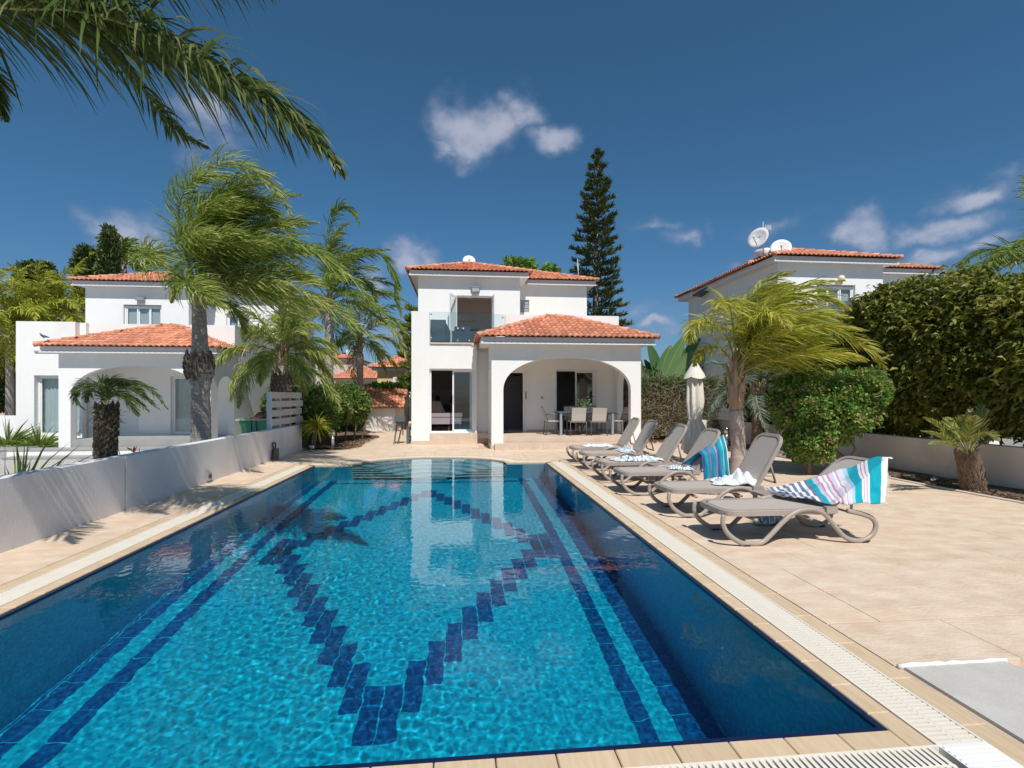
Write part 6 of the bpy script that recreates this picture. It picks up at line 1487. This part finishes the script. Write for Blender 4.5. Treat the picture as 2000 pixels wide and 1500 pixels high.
# sparse brown hedge behind the parasol
def dry_hedge():
    seedr(111); t = thing('sparse_hedge', 'sparse brown twiggy hedge with green top between porch and palm', 'hedge', (7, 17.6, 0))
    n = 9000; P = np.stack([nr.uniform(5.75, 8.9, n), nr.uniform(17.0, 18.3, n), nr.random(n)**.8*2.1+.15], -1); P[:, 1] = 17.0 + 1.3*nr.random(n)**1.6
    f = (P[:, 2] > 1.85) | (nr.random(n) < .45) | (np.abs(P[:, 0]-6.1) < .35)
    P = P[f]; lf = MB(); tt = np.where(P[:, 2] > 1.8, .25*nr.random(len(P)), .2+.8*nr.random(len(P)))
    D = nr.normal(size=(len(P)*4, 3)) + [0, -.5, .2]; strip_leaves(lf, np.repeat(P, 4, 0)+nr.normal(size=(len(P)*4, 3))*.05, D, .05+.05*nr.random(len(P)*4), np.full(len(P)*4, .014), 2, .4, tint=np.repeat(tt, 4))
    lf.build('foliage', M_['dryleaf'], t)
    tw = MB()
    for i in range(2400):
        x, y = nr.uniform(5.75, 8.9), 17.0+1.2*nr.random()**1.4; z = nr.uniform(.25, 2.1); d = nz(nr.normal(size=3)*[1, .8, .8]+[0, -.2, .5]); L = .25+.4*nr.random()
        q = np.array([x, y, z]); tw.tube([q.tolist(), (q+d*L*.5+nr.normal(size=3)*.05).tolist(), (q+d*L).tolist()], [.008, .007, .003], 3)
    tw.build('twigs', M_['twig'], t, kind='stuff')
    for i in range(9):
        x = 5.9+.36*i; y = 17.5+.2*nr.normal(); mb = MB(); mb.tube([(x, y, 0), (x+.05*nr.normal(), y, .5), (x+.2*nr.normal(), y, 1.1), (x+.3*nr.normal(), y, 1.8)], [.04, .035, .025, .012], 6); mb.build('trunk', M_['bark'], t)
    MB().box((5.8, 17.95, .15), (8.9, 18.25, 1.95)).build('dark_core', M_['core'], t)  # solid dark backing that blocks the view, shade painted in
dry_hedge()
volume_hedge('green_shrub', 'fresh green shrub seen through the right side of the porch arch', 'shrub', [(5.62, 17.9, .1, 6.5, 19.4, 2.1, 2.4)], M_['shrub'], 1600, .07, .025, 6, tint=(0, .6), droop=.5, bumps=.15, seed=112, spread=.8)
# big shrub on the left passage
t = volume_hedge('mixed_shrub', 'large glossy leaved shrub with bare brown stems left of the passage', 'shrub', [(-5.6, 16.6, .55, -3.7, 19.2, 1.9, 2.2), (-4.7, 17.6, .7, -3.3, 20.0, 1.9, 2.0), (-5.4, 15.9, .25, -4.0, 17.2, 1.5, 2.0)], M_['shrub2'], 6200, .085, .030, 6, tint=(0, .85), droop=.7, bumps=.18, seed=113, spread=.8, twigs=330)
limbs(t, [([(-4.6+.22*i, 17.0+.3*i, 0), (-4.65+.26*i, 17.0+.3*i, .5), (-4.5+.24*i, 17.2+.3*i, 1.1)], .035) for i in range(6)])
volume_hedge('clipped_hedge', 'dense green hedge top behind the two ringed palm trunks', 'hedge', [(-9.3, 22.0, .0, -4.3, 24.4, 1.7, 4)], M_['shrub2'], 2600, .10, .034, 6, tint=(0, .6), droop=.5, bumps=.06, seed=114, spread=.8)
volume_hedge('dark_shrub', 'small dark shrub against the corner of the neighbour villa', 'shrub', [(-7.4, 20.2, .6, -6.3, 21.8, 2.35, 2.2)], M_['shrub2'], 700, .10, .035, 6, tint=(0, .3), droop=.5, bumps=.15, seed=115, spread=.8)
volume_hedge('shed_creeper', 'green creeper trailing over the ridge of the white shed', 'climbing plant', [(-4.6, 25.5, 1.85, -1.7, 26.2, 2.2, 2.2)], M_['shrub'], 500, .10, .04, 5, tint=(0, .5), droop=.6, bumps=.2, seed=116, spread=.9, core=False)
# yucca
def rosette(name, label, cat, c, n, L, w, mat, tint=(0, 1), droop=.9, seed=1, trunk=None, up=.9, steps=4, kind=None):
    seedr(seed); t = thing(name, label, cat, (c[0], c[1], 0)); mb = MB(); P = np.tile(np.array([c]), (n, 1)) + nr.normal(size=(n, 3))*.02
    strip_leaves(mb, P, nr.normal(size=(n, 3))*[1, 1, .6]+[0, 0, up], L*(.7+.5*nr.random(n)), np.full(n, w), steps, droop, tint=tint[0]+(tint[1]-tint[0])*nr.random(n)); mb.build('leaves', mat, t)
    if trunk: MB().tube([(c[0]-.1, c[1], -.02), (c[0]-.06, c[1], c[2]*.5), (c[0], c[1], c[2])], [.04, .035, .04], 8).build('trunk', M_['bark'], t)
    return t
q = atd(619, 835, 15.0); rosette('yucca', 'spiky yellow green yucca at the far end of the left wall', 'yucca plant', (q.x, q.y, q.z), 150, .55, .017, M_['frond_y'], (0, .8), 1.5, 121, True, .7)
q = atd(612, 830, 15.2); 
for i, (px, py, D, s, lab) in enumerate(((8, 925, 7.0, 1.12, 'strappy green lily clump at the far left behind the wall'), (40, 905, 7.6, 1.05, 'second strappy green clump just right of the far left one'), (15, 845, 17.0, .95, 'dark spiky clump beside the plant pot at the left edge'), (75, 850, 17.0, .8, 'spiky clump with pale stalk left of the plant pot'))):
    q = atd(px, py, D); rosette('lily_clump', lab, 'lily plant', (q.x, q.y, -.25), 110, s*1.15, .02 if D < 10 else .035, M_['frond_g'], (.1, .8) if D < 10 else (0, .4), .9, 130+i, None, 1.0)
for i, (px, py, lab) in enumerate(((262, 880, 'orange bird of paradise flower peeking over the left wall'), (300, 880, 'broad green leaf tip peeking over the left wall'), (345, 872, 'thin leaf tip rising above the left wall beside the large palm'))):
    q = atd(px, py, 8.9); seedr(150+i); t = thing('strelitzia', lab, 'garden plant', (q.x, q.y, -.3)); mb = MB(); n = 10 if i == 0 else 4
    strip_leaves(mb, np.tile(np.array([[q.x, q.y, -.28]]), (n, 1))+nr.normal(size=(n, 3))*.05, nr.normal(size=(n, 3))*[.35, .3, .1]+[.1, 0, 1], np.full(n, 1.03-.04*i)*(.85+.25*nr.random(n)), np.full(n, .045), 4, .3, tint=nr.random(n)*.5, prof=[.15, .3, 1, .9, .08])
    mb.build('leaves', M_['banana'] if i else M_['banana'], t)
    if i == 0:
        f2 = MB(); P = np.tile(np.array([[q.x, q.y, q.z-.04]]), (9, 1)); strip_leaves(f2, P, nr.normal(size=(9, 3))*[.8, .5, .3]+[0, 0, .9], np.full(9, .15), np.full(9, .02), 2, .4); f2.build('flower', pm('orange_petal', (.75, .26, .04), None, rough=.6), t)
# banana-like giant bird of paradise behind the brown hedge
def banana(c, label, n, L, seed, lean):
    seedr(seed); t = thing('giant_strelitzia', label, 'broad leaved plant', (c[0], c[1], 0))
    for i in range(n):
        a = lean[0] + (lean[1]-lean[0])*i/(n-1) + nr.normal()*.16; L_ = L*(.75+.35*nr.random()); d = np.array([math.cos(a), -.25+.4*nr.random(), math.sin(a)]); d = d/np.linalg.norm(d)
        mb = MB(); pts = []; p = np.array([c[0]+nr.normal()*.15, c[1]+nr.normal()*.2, .3]); K = 14
        for k in range(K+1):
            pts.append(p.copy()); p = p + d*(L_/K); d = nz(d + np.array([.02*np.sign(d[0]), 0, -.035 if k > 7 else 0]))
        mb.tube([q.tolist() for q in pts], [.035*(1-.7*k/K) for k in range(K+1)], 5, mi=1)
        pts = np.array(pts); k0 = 6; rowsL = []; sd = nz(np.cross(pts[-1]-pts[0], np.array([nr.normal()*.5, 1, .2]))); V = []
        for k in range(k0, K+1):
            f = (k-k0)/(K-k0); wd = .165*L_/3*1.3*math.sin(math.pi*min(1, f*.92+.06))**.7; fold = np.array([0, -.12, .04])*wd*3
            V += [(pts[k]-sd*wd+fold*.5).tolist(), (pts[k]).tolist(), (pts[k]+sd*wd+fold*.5).tolist()]
        m = K-k0+1; F = [(3*r_+q, 3*r_+q+1, 3*r_+q+4, 3*r_+q+3) for r_ in range(m-1) for q in range(2)]
        mb.add(V, F, tint=nr.random(), smooth=True); mb.build('leaf', [M_['banana'], M_['petiole']], t)
q = atd(1268, 780, 23.5); banana((q.x, q.y), 'giant banana like leaves rising behind the right end of the porch', 11, 4.3, 161, (2.0, 1.0))
q = atd(1308, 780, 24.5); banana((q.x, q.y), 'second clump of broad leaves right of the banana like one', 9, 3.7, 162, (2.1, .7))
volume_hedge('background_shrub', 'dark mixed shrubs below the broad leaves right of the porch', 'shrub', [(6.8, 22.5, .2, 13.0, 25.0, 2.9, 2.6)], M_['shrub2'], 2400, .13, .045, 6, tint=(0, .6), droop=.6, bumps=.15, seed=163, spread=.8, twigs=60)
# ------------------------------------------------------------------ trees beyond
def clump_tree(name, label, base, H, blobs, mat, n, size, w, seed, trunk_r=.2, k=6, droop=.3, tint=(0, 1), cat='tree', up=.3):
    seedr(seed); t = thing(name, label, cat, tuple(base)); Ps, Ns = [], []
    for (ox, oy, oz, rx, ry, rz) in blobs:
        m = int(n/len(blobs)); d = nz(nr.normal(size=(m, 3))); r_ = .55+.5*nr.random(m)**.6
        r_ *= 1+.18*np.sin(d[:, 0]*5+ox*3)*np.sin(d[:, 2]*6+oz)
        Ps.append(np.array(base)+[ox, oy, oz]+d*r_[:, None]*[rx, ry, rz]); Ns.append(d)
    lf = MB(); leaf_cloud(lf, np.concatenate(Ps), np.concatenate(Ns), size, w, k, .6, droop, tint, clus=size*.5, up=up); lf.build('crown', mat, t)
    mb = MB(); mb.tube([tuple(base), (base[0], base[1], base[2]+H*.5), (base[0]+.1, base[1], base[2]+H*.9)], [trunk_r, trunk_r*.7, trunk_r*.2], 8); mb.build('trunk', M_['bark'], t)
    return t
def ground_at(px, D, z=-.4): p = atd(px, 773, D); return (p.x, p.y, z)
def blob(px, py, D, base, rpx, rpz): p = atd(px, py, D); return (p.x-base[0], p.y-base[1], p.z-base[2], rpx*D/1000, rpx*D/1000*.8, rpz*D/1000)
D = 31; b = ground_at(212, D); clump_tree('cypress', 'tall narrow dark cypress rising behind the left villa roof', b, 10, [blob(214, 475, D, b, 6, 26), blob(213, 500, D, b, 10, 28), blob(211, 530, D, b, 12, 28), blob(211, 570, D, b, 14, 40)], M_['conifer'], 4200, .22, .045, 201, up=.9)
D = 32; b = ground_at(168, D); clump_tree('conifer', 'shorter dark conifer left of the tall cypress', b, 9, [blob(170, 502, D, b, 13, 14), blob(160, 522, D, b, 10, 12), blob(188, 525, D, b, 12, 14), blob(172, 560, D, b, 20, 35)], M_['conifer'], 3600, .22, .045, 202, up=.7)
D = 33; b = ground_at(60, D); clump_tree('conifer', 'left of two dark conifers above the yellow green palms', b, 8, [blob(58, 532, D, b, 13, 14), blob(48, 552, D, b, 12, 16), blob(60, 590, D, b, 20, 30)], M_['conifer'], 2800, .22, .045, 203, up=.6)
D = 34; b = ground_at(92, D); clump_tree('conifer', 'right of two dark conifers above the yellow green palms', b, 8, [blob(88, 530, D, b, 9, 12), blob(95, 550, D, b, 9, 16), blob(95, 590, D, b, 16, 30)], M_['conifer'], 2200, .22, .045, 204, up=.6)
D = 27; b = ground_at(25, D); clump_tree('dark_tree', 'dark spreading tree below the yellow palms at the far left', b, 5, [blob(28, 735, D, b, 38, 40), blob(50, 700, D, b, 22, 26), blob(0, 710, D, b, 34, 36), blob(-50, 720, D, b, 40, 45), blob(55, 745, D, b, 14, 40), blob(20, 775, D, b, 24, 20)], M_['conifer'], 6500, .24, .06, 205, trunk_r=.25, up=.1)
# yellow green palm clump at the far left
for i, (px, py, D, L, lab) in enumerate(((18, 640, 24.5, 3.6, 'yellow green feather palm at the far left edge'), (85, 615, 25.5, 3.4, 'second yellow green feather palm, left of the conifers'), (140, 610, 26.5, 3.4, 'third yellow green feather palm, touching the left villa'), (-60, 600, 25.0, 3.8, 'yellow green feather palm mostly outside the left edge'))):
    b = ground_at(px, D); tp = atd(px, py+25, D)
    palm('feather_palm', lab, b, tuple(tp), .18, .14, 20, L, (.5, 0, 0), M_['frond_y'], M_['trunk'], grav=2.1, leaf=.8, n=60, w=.026, seed=210+i, els=(82, -25), shaft=.5, droop=1.4, plume=.4, tint=(0, .75), stem=.03, rings=False)
D = 33; b = ground_at(245, D); tp = atd(242, 520, D); palm('feather_palm', 'green palm top just right of the tall cypress', b, tuple(tp), .2, .15, 14, 1.9, (.8, 0, 0), M_['frond_g'], M_['trunk'], grav=1.6, leaf=.8, n=46, w=.03, seed=220, els=(80, 0), shaft=.3, droop=1.1, stem=.03, rings=False)
# norfolk pine
def norfolk(px_, pytop, pyb, D, label, halfw, seed, levels, mat, lean=0.0):
    seedr(seed); b = ground_at(px_, D); top = atd(px_+lean, pytop, D); H = top.z-b[2]; t = thing('norfolk_pine', label, 'pine tree', b)
    mb = MB(); mb.tube([b, (b[0]+(top.x-b[0])*.5, b[1], b[2]+H*.5), tuple(top)], [.30, .2, .03], 8); mb.build('trunk', M_['trunk'], t)
    z0 = atd(px_, pyb, D).z
    for l in range(levels):
        f = l/(levels-1); z = z0 + (top.z-.25-z0)*f**.92; hw = halfw*(1-f)**.62 + .30; nb = 7 if f < .9 else 5
        br = MB(); lf = MB(); cx = b[0] + (top.x-b[0])*((z-b[2])/H)
        for k in range(nb):
            a = 2*math.pi*(k/nb) + l*1.1 + nr.normal()*.12; L = hw*(.75+.4*nr.random()); d = np.array([math.cos(a), math.sin(a), .12])
            q0 = np.array([cx, b[1], z + nr.normal()*.08]); pts = [q0 + d*L*s + np.array([0, 0, .22*L*(s**2)*.5 - .10*L*s]) for s in (0, .35, .7, 1)]
            br.tube([q.tolist() for q in pts], [.05, .04, .025, .012], 4)
            m = int(34 + 52*L)
            u = .12 + .88*nr.random(m)**.7; base_ = np.array([np.interp(u, [0, .35, .7, 1], [q[j] for q in pts]) for j in range(3)]).T
            sd = np.array([-d[1], d[0], 0]); off = (nr.random(m)-.5)*2; base_ = base_ + sd*off[:, None]*(.30*L*(1.15-u))[:, None] + [0, 0, 1]*(nr.random(m)*.16)[:, None]
            Dd = d + sd*off[:, None]*.9 + nr.normal(size=(m, 3))*.35 + [0, 0, .55]
            strip_leaves(lf, base_, Dd, .20+.20*nr.random(m), np.full(m, .038), 2, -.3, tint=np.clip(.15+.5*nr.random(m)+.25*(u-.5), 0, 1))
        br.build('branch_whorl', M_['bark'], t); lf.build('foliage_tier', mat, t)
norfolk(1161, 303, 745, 34, 'tall norfolk pine with open tiers behind the main villa', 2.1, 301, 21, M_['conifer'], lean=6)
seedr(5)
norfolk(806, 600, 745, 27, 'small yellow tipped norfolk pine peeking past the left wall of the main villa', .40, 302, 8, M_['frond_g'])
for i, (px, py, s, lab) in enumerate(((1003, 516, .28, 'left leafy tree tip just above the main villa ridge'), (1030, 519, .25, 'right leafy tree tip just above the main villa ridge'), (1075, 530, .2, 'tiny leafy tip above the right roof of the main villa'))):
    D = 31; b = ground_at(px, D); clump_tree('leafy_tree', lab, b, 9.5, [blob(px, py+4, D, b, 10*s/.28, 7*s/.28), blob(px-3, py+16, D, b, 14, 14)], M_['shrub'], 160, .3, .09, 310+i, cat='tree')
D = 40; b = ground_at(1420, D)
volume_hedge('far_hedge', 'distant green trees closing the view behind the brown hedge', 'hedge', [(12, 30, 0, 30, 34, 3.6, 3)], M_['shrub2'], 1500, .25, .09, 6, tint=(0, .5), droop=.4, bumps=.15, seed=320)
volume_hedge('far_hedge', 'distant dark hedge behind the left villa passage', 'hedge', [(-22, 62, 0, 4, 66, 4.0, 3)], M_['shrub2'], 1200, .4, .15, 6, tint=(0, .5), droop=.4, bumps=.15, seed=321)
volume_hedge('far_hedge', 'distant hedge at the far left behind the dark tree', 'hedge', [(-70, 44, 0, -30, 48, 3.4, 3)], M_['shrub2'], 1500, .4, .15, 6, tint=(0, .5), droop=.4, bumps=.15, seed=322)
